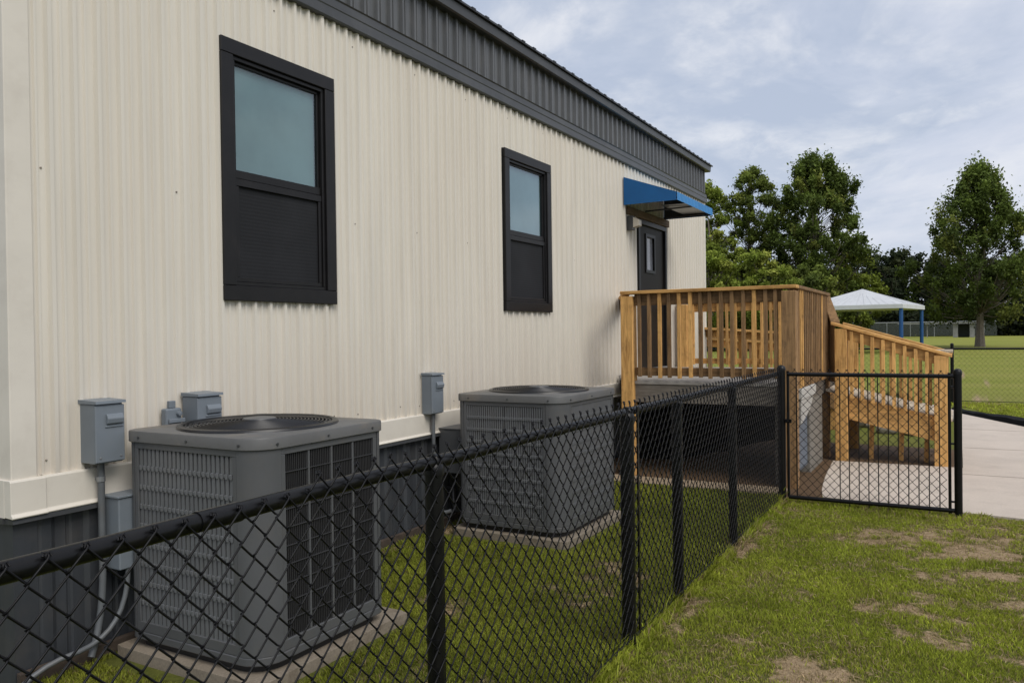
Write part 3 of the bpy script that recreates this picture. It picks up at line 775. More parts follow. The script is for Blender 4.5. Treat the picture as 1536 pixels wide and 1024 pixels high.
    for k in range(3):
        a0 = 2*math.pi*k/3; pts = []
        for i in range(7):
            t = i/6; a = a0 + t*1.15; z = z1 - .10 + .055*t
            pts.append(((cx+.07*math.cos(a), cy+.07*math.sin(a), z), (cx+(R0-.04)*math.cos(a), cy+(R0-.04)*math.sin(a), z)))
        vs = [p for q in pts for p in q]; mb.add(vs, [(2*i, 2*i+2, 2*i+3, 2*i+1) for i in range(6)])
    mb.lathe([(.08,-.12),(.08,-.05),(0,-.05)], (cx, cy, z1), 20)
    mb.build('fan_blades', M['ac_bar'], r, smooth=True)
    return r
condenser('condenser_unit', -3.685, -2.755, 2.560, 3.455, .055, 1.140, .375, 'near dark grey air conditioning unit with round fan grille, beside the building corner', 1)
condenser('condenser_unit', -3.525, -2.590, 5.37, 6.42, .055, 1.125, .385, 'far dark grey air conditioning unit, between the near unit and the wooden deck', 2)
def pad(x0, x1, y0, y1, label):
    mb = MB(); pts = []
    base = rrect(x0, x1, y0, y1, .04, 3)
    mb.prism([(x + random.uniform(-.012,.012), y + random.uniform(-.012,.012)) for x, y in base], .048, 'z', -.03)
    tag(mb.build('concrete_pad', M['pad'], bevel=.008, segs=2), label, 'concrete pad')
pad(-3.74, -2.71, 2.52, 3.60, 'concrete pad under the near air conditioning unit')
pad(-3.58, -2.55, 5.33, 6.49, 'soil stained concrete pad under the far air conditioning unit')

# ------------------------------------------------------------------ chain link
def chain_mesh(s0, s1, z0, z1, P, H, rw, place, ns=6, hook=True, low_until=-99):
    """zigzag wires with front/back strokes interlocking; place(s, z, n) -> xyz"""
    mb = MB(); nw = int(round((s1-s0)/P)); nh = int(round((z1-z0)/H))*1
    for i in range(nw):
        a, b_ = s0 + i*P - rw*1.3, s0 + (i+1)*P + rw*1.3
        jit = random.uniform(-.0025,.0025); path = []
        nz = int(round((z1-z0)/(H/2))) - (1 if s0 + i*P < low_until else 0)
        for k in range(nz+1):
            z = z0 + k*H/2 + jit; left = ((k + i) % 2 == 0)
            e, o = (a, b_) if left else (b_, a)
            wob = random.uniform(-.0012,.0012)
            path.append((e, z + wob, 0))
            if k < nz:
                sg = 1 if left else -1
                nn = rw*1.35*sg
                path.append((e + (o-e)*.13, z + H/2*.10, nn)); path.append((e + (o-e)*.87, z + H/2*.90, nn))
        if hook:   # knuckled ends curl back over
            e, z, _ = path[-1]; o = b_ if e == a else a
            path += [(e + (o-e)*.06, z+.006, -rw), (e + (o-e)*.22, z+.008, -rw*1.6), (e + (o-e)*.28, z+.001, 0)]
        mb.tube([place(*q) for q in path], rw, ns, cap=True)
    return mb

fence = root('chain_link_fence', (FX, 4.3, 0), 'black vinyl coated chain link fence running beside the air conditioning units', 'fence')
POSTS = [(.35,.030),(2.105,.030),(3.81,.036),(4.63,.032),(5.96,.031)]
def post(x, y, r, h, parent, name='post'):
    mb = MB(); mb.lathe([(r,-.05),(r,h)], (x, y, 0), 20)
    p = mb.build(name, M['black'], parent, smooth=True)
    return p
for y, r in POSTS:
    p = post(FX, y, r, 1.165, fence)
    mb = MB(); mb.lathe([(r+.0035,1.150),(r+.004,1.170),(r+.001,1.182),(r*.6,1.200),(0,1.204)], (FX, y, 0), 20)
    mb.build('post_cap', M['black'], p, smooth=True)
    mb = MB(); mb.tube([(FX, y-.016, 1.192), (FX, y+.016, 1.192)], .0285, 16); mb.build('rail_loop', M['black'], p, smooth=True, bevel=.004)
    for zz in (.30, .62, .93):
        MB().tube([(FX, y, zz-.008), (FX, y, zz+.008)], r+.003, 16).build('tie_band', M['black'], p, smooth=True)
# end post at the gate
p = post(FX+.03, GY+.01, .036, 1.245, fence)
mb = MB(); mb.lathe([(.040,1.225),(.040,1.243),(.032,1.262),(.015,1.272),(0,1.274)], (FX+.03, GY+.01, 0), 20); mb.build('post_cap', M['black'], p, smooth=True)
mb = MB(); pts = []
yy = np.linspace(.2, GY, 40)
mb.tube([(FX + .002*math.sin(q*3), q, 1.192 + .002*math.sin(q*5)) for q in yy], .0215, 16); mb.build('top_rail', M['black'], fence, smooth=True)
for q in (1.25, 3.0, 4.3, 6.6): MB().tube([(FX, q-.06, 1.192), (FX, q+.06, 1.192)], .0238, 14).build('rail_sleeve', M['black'], fence, smooth=True)
random.seed(5)
chain_mesh(.36, GY-.03, .045, 1.226, .0372, .0800, .0027, lambda s, z, n: (FX + .0275 + n, s, z), low_until=1.5).build('wire_mesh', M['wire'], fence, smooth=True, sharp=80)
for q in (3.885, GY-.045):
    MB().box(FX+.026, FX+.034, q-.009, q+.009, .05, 1.215).build('tension_bar', M['black'], fence)
MB().tube([(FX+.0275, .36, .06), (FX+.0275, GY, .06)], .0028, 6).build('tension_wire', M['wire'], fence, smooth=True)

# gate
gate = root('chain_link_gate', (-.7, GY, 0), 'black metal gate with vertical pickets and chain link mesh at the fence end', 'gate')
gx0, gx1 = -1.385, -.075; gz0, gz1 = .055, 1.190
MB().tube([(gx0-.0, GY, gz1), (gx1+.035, GY, gz1)], .0185, 14).build('frame_rail', M['black'], gate, smooth=True)
MB().tube([(gx0-.0, GY, gz0), (gx1+.035, GY, gz0)], .0185, 14).build('frame_rail', M['black'], gate, smooth=True)
MB().tube([(gx0, GY, gz0), (gx0, GY, gz1+.03)], .0125, 12).build('frame_stile', M['black'], gate, smooth=True)
MB().tube([(gx1, GY, gz0-.03), (gx1, GY, gz1+.03)], .0125, 12).build('frame_stile', M['black'], gate, smooth=True)
for px in (.075,):
    MB().tube([(gx0+px, GY-.004, gz0), (gx0+px, GY-.004, gz1)], .006, 8).build('picket', M['black'], gate, smooth=True)
k = 0
xs = np.linspace(gx0+.445, gx1-.075, 11)
for i, x in enumerate(xs):
    MB().tube([(x, GY-.012, gz0-.02 - (.02 if i % 2 else 0)), (x + random.uniform(-.004,.004), GY-.012, gz1+.015+random.uniform(0,.012))], .0046, 8).build('picket', M['black'], gate, smooth=True)
chain_mesh(gx0+.02, gx1-.01, .07, 1.215, .0372, .080, .0024, lambda s, z, n: (s, GY+.022 + n, z), 5).build('wire_mesh', M['wire'], gate, smooth=True, sharp=80)
for zz in (.13, .62, 1.10):
    MB().tube([(gx1+.0, GY, zz), (gx1+.055, GY, zz)], .009, 8).build('hinge', M['black'], gate, smooth=True)
lt = MB().box(gx0-.03, gx0+.03, GY-.018, GY+.018, .74, .775).build('latch', M['black'], gate)
MB().tube([(gx0, GY-.01, .76), (gx0, GY-.05, .76), (gx0, GY-.05, .84)], .006, 8).build('latch_lever', M['black'], lt)
gp = root('gate_post', (-.012, GY, 0), 'thick black round post at the right end of the gate', 'post')
MB().lathe([(.031,-.05),(.031,1.225)], (-.012, GY, 0), 24).build('pole', M['black'], gp, smooth=True)
MB().lathe([(.034,1.205),(.034,1.228),(.029,1.244),(.015,1.254),(0,1.256)], (-.012, GY, 0), 24).build('post_cap', M['black'], gp, smooth=True)

# ------------------------------------------------------------------ wooden deck
deck = root('wooden_deck', (-2.5, 9.6, 0), 'raised wooden landing deck with baluster railing at the building door', 'deck')
DX0, DX1, DY0, DY1 = -3.23, -1.445, 8.40, 11.98; ZF = 1.055; ZR = 2.035
pw = .14
def wbox(name, kind, x0, x1, y0, y1, z0, z1, axis, parent, bevel=.003, label=None):
    o = MB().box(x0, x1, y0, y1, z0, z1).build(name, M[kind+'_'+axis], parent, bevel=bevel)
    if label: o['label'] = label
    return o
# floor boards (grain along x)
mb = MB(); y = DY0-.0
while y < DY1:
    y2 = min(y+.137, DY1); xa = DX0 if y < 9.70 - .0 else WX+.02
    if y < 9.70: xa = max(WX+.02, DX0 - (y2-DY0)/(9.70-DY0)*(DX0-WX-.02))
    mb.box(xa, DX1, y, y2-.006, ZF-.035, ZF + random.uniform(-.001,.001)); y += .137
mb.build('floor', M['deckfloor'], deck, bevel=.003)
wbox('rim_board', 'woodg', DX0+.0, DX1-.0, DY0+.010, DY0+.048, ZF-.235, ZF-.037, 'x', deck)
wbox('rim_board', 'woodg', DX1-.048, DX1-.01, DY0+.05, DY1, ZF-.235, ZF-.037, 'y', deck)
mb = MB(); mb.slope((DX0+.02, DY0+.05, ZF-.136), (WX+.03, 9.70, ZF-.136), .038, .198); mb.build('rim_board', M['woodg_y'], deck, bevel=.003)
for x in np.arange(DX0+.35, DX1-.1, .40): wbox('joist', 'woodg', x, x+.038, DY0+.05, DY1, ZF-.225, ZF-.040, 'y', deck)
# posts
def dpost(x, y, z0, z1, kind='wood', parent=deck):
    return wbox('post', kind, x-pw/2, x+pw/2, y-pw/2, y+pw/2, z0, z1, 'z', parent, .006)
dpost(DX0+.01, DY0-.01+.02, -.04, ZR-.04, 'wood')
dpost(DX1-.045, DY0-.0, -.04, ZR-.04, 'woodd')
dpost(DX1-.045, 10.64, -.04, ZR-.04, 'woodd')
dpost(WX+.16, 11.9, ZF-.02, ZR-.03, 'wood')
dpost(-1.87, DY1, -.04, ZR-.04, 'woodd')
# cap rails
def cap(a, b_, kind, axis, parent=deck, w=.145):
    mb = MB(); mb.slope(a, b_, w, .036); return mb.build('cap_rail', M[kind+'_'+axis], parent, bevel=.005)
cap((DX0-.06, DY0-.0, ZR), (DX1+.035, DY0-.0, ZR), 'wood', 'x')
cap((DX1-.035, DY0+.074, ZR+.0), (DX1-.035, 10.70, ZR+.0), 'woodd', 'y')
cap((DX0-.04, DY0+.075, ZR-.001), (WX+.02, 9.72, ZR-.001), 'wood', 'y', w=.09)
cap((WX+.05, DY1, ZR), (-1.80, DY1, ZR), 'wood', 'x')
# aprons and bottom rails
wbox('rail_board', 'woodd', DX0+.085, DX1-.12, DY0-.005, DY0+.033, ZR-.145, ZR-.020, 'x', deck)
wbox('bottom_rail', 'woodd', DX0+.085, DX1-.12, DY0-.005, DY0+.033, ZF+.060, ZF+.150, 'x', deck)
wbox('rail_board', 'woodd', DX1-.055, DX1-.017, DY0+.075, 10.565, ZR-.145, ZR-.020, 'y', deck)
wbox('bottom_rail', 'woodd', DX1-.055, DX1-.017, DY0+.075, 10.565, ZF+.040, ZF+.130, 'y', deck)
mb = MB(); mb.slope((DX0-.03, DY0+.09, ZR-.09), (WX+.03, 9.70, ZR-.09), .038, .12); mb.build('rail_board', M['woodd_y'], deck)
wbox('rail_board', 'wood', WX+.24, -2.52, DY1-.02, DY1+.018, ZR-.145, ZR-.020, 'x', deck)
wbox('rail_board', 'wood', -2.515, -1.95, DY1-.02, DY1+.018, ZR-.145, ZR-.020, 'x', deck)
wbox('bottom_rail', 'wood', WX+.24, -2.52, DY1-.02, DY1+.018, ZF+.05, ZF+.13, 'x', deck)
wbox('bottom_rail', 'wood', -2.515, -1.95, DY1-.02, DY1+.018, ZF+.05, ZF+.13, 'x', deck)
# balusters: front, side, rear
n = 14
for i in range(n):
    x = DX0+.155 + (DX1-.17-DX0-.155)*i/(n-1) + random.uniform(-.008,.008)
    wbox('baluster', random.choice(['wood','wood','woodd']), x-.019, x+.019, DY0-.044, DY0-.007, ZF+.045+random.uniform(-.008,.008), ZR-.020, 'z', deck, .002)
n = 17
for i in range(n):
    y = DY0+.14 + (10.52-DY0-.14)*i/(n-1)
    wbox('baluster', random.choice(['woodd','woodd','wood']), DX1-.015, DX1+.022, y-.019, y+.019, ZF-.06, ZR-.020, 'z', deck, .002)
for i in range(13):
    x = WX+.30 + (-2.0-WX-.30)*i/12
    wbox('baluster', 'wood', x-.019, x+.019, DY1-.058, DY1-.021, ZF+.04, ZR-.020, 'z', deck, .002)
# supports under the deck, and an added black sheet for its shade
mb = MB(); mb.prism([(-1.665,8.50),(-1.475,8.50),(-1.475,8.64),(-1.665,8.64)], .86, 'z', -.03); mb.build('support_column', M['pier'], deck, bevel=.008)
MB().box(-1.55, -1.485, 8.66, 9.36, .10, .82).build('blue_panel', M['bluepanel'], deck, bevel=.004)
MB().box(-1.60, -1.455, 9.38, 10.28, -.03, .83).build('pier', M['pier'], deck, bevel=.01)
mb = MB(); mb.add([(-1.60,8.62,.87),(-1.42,8.62,.87),(-1.42,9.50,.93),(-1.60,9.50,.93),(-1.58,8.72,.60),(-1.44,8.72,.60),(-1.44,9.30,.72),(-1.58,9.30,.72)],
    [(0,1,2,3),(7,6,5,4),(0,4,5,1),(1,5,6,2),(2,6,7,3),(3,7,4,0)]); mb.box(-1.61,-1.41,8.60,9.52,.875,.99); mb.build('white_sleeve', M['sleeve'], deck, bevel=.01, segs=2)
# added black sheet standing in for the deep shade under the deck
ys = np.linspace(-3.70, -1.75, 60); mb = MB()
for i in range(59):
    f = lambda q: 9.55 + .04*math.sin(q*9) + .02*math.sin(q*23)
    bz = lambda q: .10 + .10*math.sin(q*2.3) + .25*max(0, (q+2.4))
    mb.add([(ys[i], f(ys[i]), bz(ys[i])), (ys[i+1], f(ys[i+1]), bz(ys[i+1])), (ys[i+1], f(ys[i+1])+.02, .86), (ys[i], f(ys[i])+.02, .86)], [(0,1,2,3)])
tag(mb.build('black_sheeting', M['silt']), 'added black sheet standing in for deep shade under the wooden deck', 'sheeting')  # black_sheeting is an added stand-in for shade

# ------------------------------------------------------------------ ramp
rampo = root('wooden_ramp', (-.7, 11, 0), 'golden wooden ramp with sloping handrails leading down from the deck', 'ramp')
RX0, RX1, RY0, RY1 = -1.30, -.185, 10.42, 11.57
zt = lambda x: 1.655 + (x-RX0)/(RX1-RX0)*(1.315-1.655)      # handrail height
zfl = lambda x: .835 + (x-RX0)/(RX1-RX0)*(.575-.835)        # floor height
for (x, y) in ((RX0+.05, RY0), (RX1, RY0), (RX0+.05, RY1), (RX1, RY1)):
    wbox('post', 'wood', x-pw/2, x+pw/2, y-pw/2, y+pw/2, -.04, zt(x)-.035, 'z', rampo, .006)
for y, side in ((RY0, -1), (RY1, 1)):
    mb = MB(); mb.slope((RX0-.06, y, zt(RX0-.06)), (RX1+.115, y, zt(RX1+.115)), .150, .036); mb.build('cap_rail', M['wood_x'], rampo, bevel=.004)
    mb = MB(); mb.slope((RX0+.12, y-.02*side*-1, zt(RX0+.12)-.085), (RX1-.07, y-.02*side*-1, zt(RX1-.07)-.085), .038, .13); mb.build('rail_board', M['wood_x'], rampo, bevel=.003)
    mb = MB(); mb.slope((RX0+.12, y-.012*side, zfl(RX0+.12)-.155), (RX1-.07, y-.012*side, zfl(RX1-.07)-.155), .042, .285); mb.build('stringer', M['wood_x'], rampo, bevel=.004)
    xs = np.linspace(RX0+.17, RX1-.14, 8)
    for x in xs:
        yb = y + side*.030
        wbox('baluster', 'wood', x-.019, x+.019, yb-.018 + (0.018 if side > 0 else -.018), yb+.018+(0.018 if side > 0 else -.018), zfl(x)-.03, zt(x)-.03, 'z', rampo, .002)
mb = MB(); x = RX0-.14
while x < RX1+.06:
    x2 = x+.118; za, zb_ = zfl(x), zfl(x2)
    mb.add([(x,RY0+.035,za-.03),(x2,RY0+.035,zb_-.03),(x2,RY1-.035,zb_-.03),(x,RY1-.035,za-.03),(x,RY0+.035,za),(x2,RY0+.035,zb_),(x2,RY1-.035,zb_),(x,RY1-.035,za)],
           [(0,3,2,1),(4,5,6,7),(0,1,5,4),(1,2,6,5),(2,3,7,6),(3,0,4,7)]); x += .125
mb.build('ramp_floor', M['rampfloor'], rampo, bevel=.003)
# steep transition handrail from the deck down to the ramp
mb = MB(); mb.slope((DX1-.03, 10.72, ZR-.005), (RX0-.03, RY0+.12, zt(RX0)+.02), .12, .05); mb.build('cap_rail', M['woodd_y'], rampo, bevel=.004)
mb = MB()
mb.add([(DX1-.02,10.70,ZR-.03),(RX0-.03,RY0+.10,zt(RX0)-.0),(RX0-.03,RY0+.10,.95),(DX1-.02,10.70,.95),(DX1-.05,10.72,ZR-.03),(RX0-.06,RY0+.12,zt(RX0)-.0),(RX0-.06,RY0+.12,.95),(DX1-.05,10.72,.95)],
       [(0,1,2,3),(7,6,5,4),(0,4,5,1),(1,5,6,2),(2,6,7,3),(3,7,4,0)])
mb.build('side_board', M['woodd_z'], rampo)
# pale block at the end of the far handrail
MB().box(RX1-.10, RX1+.12, RY1-.50, RY1-.085, zt(RX1)-.02, zt(RX1)+.012).build('end_board', M['rampfloor'], rampo, bevel=.003)
MB().box(RX1-.05, RX1+.05, RY0+.09, RY0+.3, .10, .62).build('footing_block', M['pier'], rampo, bevel=.006)
for x in (-.95, -.62, -.35): MB().beam((x, RY0+.25, -.03), (x+.02, RY0+.25, zfl(x)-.06), .05, .05, (0,1,0)).build('brace', M['wood_z'], rampo)

# lower switchback ramp behind the deck
rb = root('rear_ramp', (-2.6, 14.5, 0), 'second wooden ramp run seen behind the deck railing', 'ramp')
for yy, za, zb_ in ((13.6, 1.70, 1.50), (15.0, 1.48, 1.30)):
    mb = MB(); mb.slope((-4.6, yy, za), (-1.75, yy, zb_), .14, .036); mb.build('cap_rail', M['wood_x'], rb)
    mb = MB(); mb.slope((-4.6, yy+.03, za-.09), (-1.75, yy+.03, zb_-.09), .038, .12); mb.build('rail_board', M['wood_x'], rb)
    mb = MB(); mb.slope((-4.6, yy+.03, za-1.05), (-1.75, yy+.03, zb_-1.05), .038, .24); mb.build('stringer', M['woodd_x'], rb)
    for i in range(15):
        x = -4.5 + 2.65*i/14; z = za + (zb_-za)*(x+4.6)/2.85
        wbox('baluster', random.choice(['wood','woodd']), x-.019, x+.019, yy-.03, yy+.008, z-.98, z-.02, 'z', rb, 0)
    for x in (-4.55, -3.2, -1.80):
        z = za + (zb_-za)*(x+4.6)/2.85; wbox('post', 'wood', x-.06, x+.06, yy+.05, yy+.17, -.04, z-.03, 'z', rb, 0)
mb = MB(); mb.add([(-4.6,13.66,.66),(-1.75,13.66,.46),(-1.75,14.99,.46),(-4.6,14.99,.66),(-4.6,13.66,.62),(-1.75,13.66,.42),(-1.75,14.99,.42),(-4.6,14.99,.62)],
    [(0,1,2,3),(7,6,5,4),(0,4,5,1),(1,5,6,2),(2,6,7,3),(3,7,4,0)]); mb.build('ramp_floor', M['rampfloor'], rb)

# rocks and shrubs beyond the ramp
def rock(x, y, r, label):
    mb = MB(); n, m = 12, 8; rn = random.Random(int(x*1000)); prof = []
    vs = []
    for i in range(m+1):
        ph = math.pi*i/m
        for j in range(n):
            t = 2*math.pi*j/n; k = 1 + .16*math.sin(3*t+x*7) * math.sin(ph*2+y) + .08*rn.uniform(-1,1)*math.sin(ph)
            vs.append((x + r*1.25*k*math.sin(ph)*math.cos(t), y + r*k*math.sin(ph)*math.sin(t), r*.45 + r*.8*k*math.cos(ph)))
    mb.add(vs, [(i*n+j, i*n+(j+1) % n, (i+1)*n+(j+1) % n, (i+1)*n+j) for i in range(m) for j in range(n)])
    tag(mb.build('rock', M['rock'], smooth=True), label, 'rock')
rock(-.98, 13.5, .13, 'larger pale rock on the ground seen beneath the ramp')
rock(-.62, 13.4, .12, 'smooth grey rock nearest the ramp end post, beneath the ramp')
rock(-1.32, 14.2, .10, 'small pale rock left of the others beneath the ramp')
rock(-.15, 15.7, .13, 'flat pale rock at the edge of the walkway by the gate post')

# black silt fabric along the lawn side of the path
mb = MB(); seg = []
PX = [(x+.02, y) for y, x in PATH_R[1:8]]
for (xa, ya), (xb, yb) in zip(PX, PX[1:]):
    for t_ in np.linspace(0, 1, 10, endpoint=False): seg.append((xa+(xb-xa)*t_, ya+(yb-ya)*t_))
fz = lambda i: (.035 + .085*min(1, max(0, (17.6 - seg[i][1])/3.5)))*(1 + .10*math.sin(i*.9) + random.uniform(-.06,.06))
Z_ = [fz(i) for i in range(len(seg))]
for i in range(len(seg)-1):
    (xa, ya), (xb, yb) = seg[i], seg[i+1]; wa = min(.9, .12 + max(0, 17.6-ya)*.22); wb = min(.9, .12 + max(0, 17.6-yb)*.22)
    mb.add([(xa,ya,-.01),(xb,yb,-.01),(xb+.05,yb,Z_[i+1]),(xa+.05,ya,Z_[i]),(xa+wa,ya+.1,Z_[i]*.8),(xb+wb,yb+.1,Z_[i+1]*.8),(xa+wa+.1,ya+.15,-.01),(xb+wb+.1,yb+.15,-.01)], [(0,1,2,3),(3,2,5,4),(4,5,7,6)])
tag(mb.build('silt_fabric', M['silt'], smooth=True), 'low black silt fabric strip along the lawn edge of the walkway', 'edging')

# ------------------------------------------------------------------ right-hand far fence
f2 = root('field_fence', (-.13, 19.2, 0), 'distant black chain link fence across the lawn behind the ramp', 'fence')
FY = 19.2
for x in (-8.6, -5.8, -3.0, -.13, 2.7, 5.5):
    h = 1.26 if x == -.13 else 1.20
    MB().lathe([(.034,-.05),(.034,h),(.0,h+.02)], (x, FY, 0), 12).build('post', M['black'], f2, smooth=True)
MB().tube([(-8.6, FY, 1.155), (7.5, FY, 1.155)], .022, 10).build('top_rail', M['black'], f2, smooth=True)
mb = MB()
P_ = .048; H_ = .10
for i in range(int(15.8/P_)):
    x = -8.5 + i*P_; nzz = int(1.1/(H_/2)); path = []
    for k in range(nzz+1):
        path.append((x + (P_ if (k+i) % 2 else 0), FY-.03, .05 + k*H_/2))
    mb.tube(path, .0020, 3, cap=False)
mb.build('wire_mesh', M['wire'], f2)
MB().tube([(-8.6, FY, .06), (7.5, FY, .06)], .006, 6).build('tension_wire', M['wire'], f2)

# ------------------------------------------------------------------ pavilion
pv = root('shade_pavilion', (-6.4, 58.5, 0), 'white pyramid roofed shade pavilion on blue posts in the field', 'pavilion')
th = R(-9); c_, s_ = math.cos(th), math.sin(th); PC = (-5.68, 58.6); hs = 3.2
rp = lambda u, v, z: (PC[0] + hs*(u*c_ - v*s_), PC[1] + hs*(u*s_ + v*c_), z)
mb = MB(); cs = [(-1,-1),(1,-1),(1,1),(-1,1)]; ze, za = 3.12, 4.28
vs = [rp(0,0,za)] + [rp(u,v,ze) for u, v in cs] + [rp(u,v,ze-.26) for u, v in cs] + [rp(u*.97,v*.97,ze-.26) for u, v in cs]+[rp(0,0,za-.12)]
mb.add(vs, [(0,1+i,1+(i+1) % 4) for i in range(4)] + [(1+i,5+i,5+(i+1) % 4,1+(i+1) % 4) for i in range(4)] + [(5+i,9+i,9+(i+1) % 4,5+(i+1) % 4) for i in range(4)] + [(13,9+(i+1) % 4,9+i) for i in range(4)])
for k in range(4):   # standing seams
    (u0, v0), (u1, v1) = cs[k], cs[(k+1) % 4]
    for t_ in np.linspace(.06, .94, 13):
        u, v = u0+(u1-u0)*t_, v0+(v1-v0)*t_; q = 1-abs(2*t_-1)
        a = rp(u, v, ze+.02); b_ = rp(u*(1-q), v*(1-q), ze + (za-ze)*q+.02) if q > .02 else None
        if b_: mb.tube([a, b_], .006, 4)
mb.build('roof', M['canopy'], pv)
for (u, v) in cs:
    a = rp(u*.95, v*.92, 0); m_ = M['blue_post'] if u > 0 else M['steel']
    mb = MB(); mb.tube([(a[0], a[1], -.05), (a[0], a[1], 2.95)], .12, 10); mb.build('post', m_, pv, smooth=True)

# ------------------------------------------------------------------ far field: backstop fence, dugout
ff = root('backstop_fence', (-10, 168, 0), 'grey field fence in the far background before the trees', 'fence')
MB().tube([(-45, 168, 2.7), (6, 168, 2.7)], .09, 6).build('top_rail', M['steel'], ff)
for x in np.arange(-44, 7, 4.0): MB().tube([(x, 168, 0), (x, 168, 2.8)], .07, 6).build('post', M['steel'], ff)
def haze_mesh():
    m = bpy.data.materials.new('far_wire'); m.use_nodes = True; nt = m.node_tree; nt.nodes.clear()
    out = nt.nodes.new('ShaderNodeOutputMaterial'); mx = nt.nodes.new('ShaderNodeMixShader'); tr = nt.nodes.new('ShaderNodeBsdfTransparent')
    d = nt.nodes.new('ShaderNodeBsdfDiffuse'); d.inputs[0].default_value = (.09,.10,.09,1); mx.inputs[0].default_value = .45
    nt.links.new(tr.outputs[0], mx.inputs[1]); nt.links.new(d.outputs[0], mx.inputs[2]); nt.links.new(mx.outputs[0], out.inputs[0]); return m
MB().box(-45, 6, 167.95, 167.96, .1, 2.65).build('wire_mesh', haze_mesh(), ff)
dg = root('dugout', (-2.5, 150, 0), 'small pale dugout shelter far off beside the tree trunk', 'shelter')
for x in (-.5, 1.9): MB().box(x-.35, x+.35, 149.5, 151.5, 0, 2.2).build('wall', M['dugout'], dg)
MB().box(-9.0, 3.6, 149.0, 152.0, 2.25, 2.42).build('roof', M['dugout'], dg)
MB().box(-.1, 1.5, 151.2, 151.5, 0, 2.2).build('wall', paint('dugout_dark', (.03,.035,.03), .8), dg)
for x in (-8.6, -4.6): MB().box(x-.08, x+.08, 149.6, 149.8, 0, 2.25).build('post', M['dugout'], dg)

# ------------------------------------------------------------------ trees
def tree(name, x, y, h, rad, z0, trunk_r, n_clump, leaves, lsize, tones, label, cat='tree', group=None, shape='oval', seed=1, gap=1.0, trunk=True):
    g_ = np.random.default_rng(seed); rn = random.Random(seed)
    r = root(name, (x, y, 0), label, cat, group)
    cl = []
    tries = 0
    while len(cl) < n_clump and tries < n_clump*60:
        tries += 1
        t = g_.random()
        if shape == 'oval': env = (math.sin(math.pi*min(1, (t*.92+.06)))**.62)*(1.0 if t < .55 else 1.0 - .35*(t-.55)/.45)
        elif shape == 'cone': env = float(np.interp(t, [0,.10,.25,.45,.62,.78,.90,1], [.62,.98,1.02,.86,.64,.44,.27,.08]))
        elif shape == 'oak': env = float(np.interp(t, [0,.12,.3,.5,.7,.84,.94,1], [.55,.85,1.0,.97,.80,.62,.40,.12]))
        else: env = math.sqrt(max(0, 1-(2*t-1)**2))*.95 + .05
        a = g_.random()*2*math.pi
        lob = 1 + .27*math.sin(a*3+seed+t*11) + .18*math.sin(a*5+seed*2-t*17)
        q = math.sqrt(g_.random())*.35 + .65 if g_.random() < .75 else g_.random()*.7
        rr = rad*env*lob*q
        c = np.array([x+rr*math.cos(a), y+rr*math.sin(a), z0+(h-z0)*t])
        cl.append((c, rr, t))
    if trunk:
        mb = MB(); top = h*.86; pts = []; rs = []
        for i in range(9):
            t = i/8; pts.append((x+.25*math.sin(t*3+seed)*t, y+.25*math.cos(t*2.3+seed)*t, -.1+t*top)); rs.append(trunk_r*((1-t)**.8*.9+.06)*(1.35 if i == 0 else 1))
        mb.tube(pts, rs, 8); tk = mb.build('trunk', M['bark'], r, smooth=True)
        mb = MB()
        for c, rr, t in cl[:int(len(cl)*.65)]:
            zs = max(z0*.9+.5, c[2] - rr*.85 - .4); tt = min(1, zs/top)
            k = min(8, int(tt*8)); s0 = np.array(pts[k]) ; s0[2] = min(zs, top)
            mid = (s0 + c)/2 + np.array([0,0,-.08*rr]); b0 = max(.02, trunk_r*.22*(1-tt*.7))
            mb.tube([s0, mid, c], [b0, b0*.6, .02], 4, cap=False)
        mb.build('branch', M['bark'], r)
    V = []; Cc = []
    per = max(1, leaves//len(cl))
    t0, t1, t2 = (np.array(q) for q in tones)
    for c, rr, t in cl:
        cr = rad*g_.uniform(.08,.19)*gap
        n_ = int(per*g_.uniform(.7,1.3))
        d = g_.normal(size=(n_,3)); d /= np.linalg.norm(d, axis=1)[:,None]
        rd = cr*(np.abs(g_.normal(size=n_))*.55 + .25)
        p = c + d*rd[:,None]*(np.array([.9,.9,1.25]) if shape in ('cone', 'oak') else np.array([1.0,1.0,.9]))
        cm = g_.random(); base = t0*(1-cm) + t1*cm
        if g_.random() < .16: base = t2
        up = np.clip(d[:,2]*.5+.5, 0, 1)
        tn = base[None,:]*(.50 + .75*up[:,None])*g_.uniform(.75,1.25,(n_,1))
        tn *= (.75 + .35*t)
        e1 = g_.normal(size=(n_,3)); e1 /= np.linalg.norm(e1, axis=1)[:,None]
        e2 = np.cross(e1, g_.normal(size=(n_,3))); e2 /= np.linalg.norm(e2, axis=1)[:,None]
        s1 = (lsize*g_.uniform(.6,1.3,n_))[:,None]; s2 = s1*.55
        q = np.stack([p-e1*s1, p-e2*s2, p+e1*s1, p+e2*s2], 1)
        V.append(q.reshape(-1,3)); Cc.append(np.repeat(np.concatenate([tn, np.ones((n_,1))], 1), 4, 0))
    V = np.concatenate(V); Cc = np.concatenate(Cc)
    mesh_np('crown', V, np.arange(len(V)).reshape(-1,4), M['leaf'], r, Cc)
    return r
DK = ((.060,.088,.018),(.13,.180,.030),(.21,.24,.05))
MD = ((.070,.098,.020),(.145,.185,.032),(.20,.23,.045))
LT = ((.13,.175,.024),(.24,.290,.045),(.29,.32,.06))
tree('oak_tree', -10.7, 72, 16.0, 3.9, 1.5, .38, 340, 72000, .135, DK, 'tall dark leafy tree left of the white pavilion', 'tree', None, 'oak', 4, 1.0)
tree('hardwood_tree', -16.2, 73, 15.9, 3.5, 4.5, .32, 210, 34000, .13, MD, 'tall lighter tree with sky gaps, next to the dark one beyond the building', 'tree', None, 'oval', 9, .85)
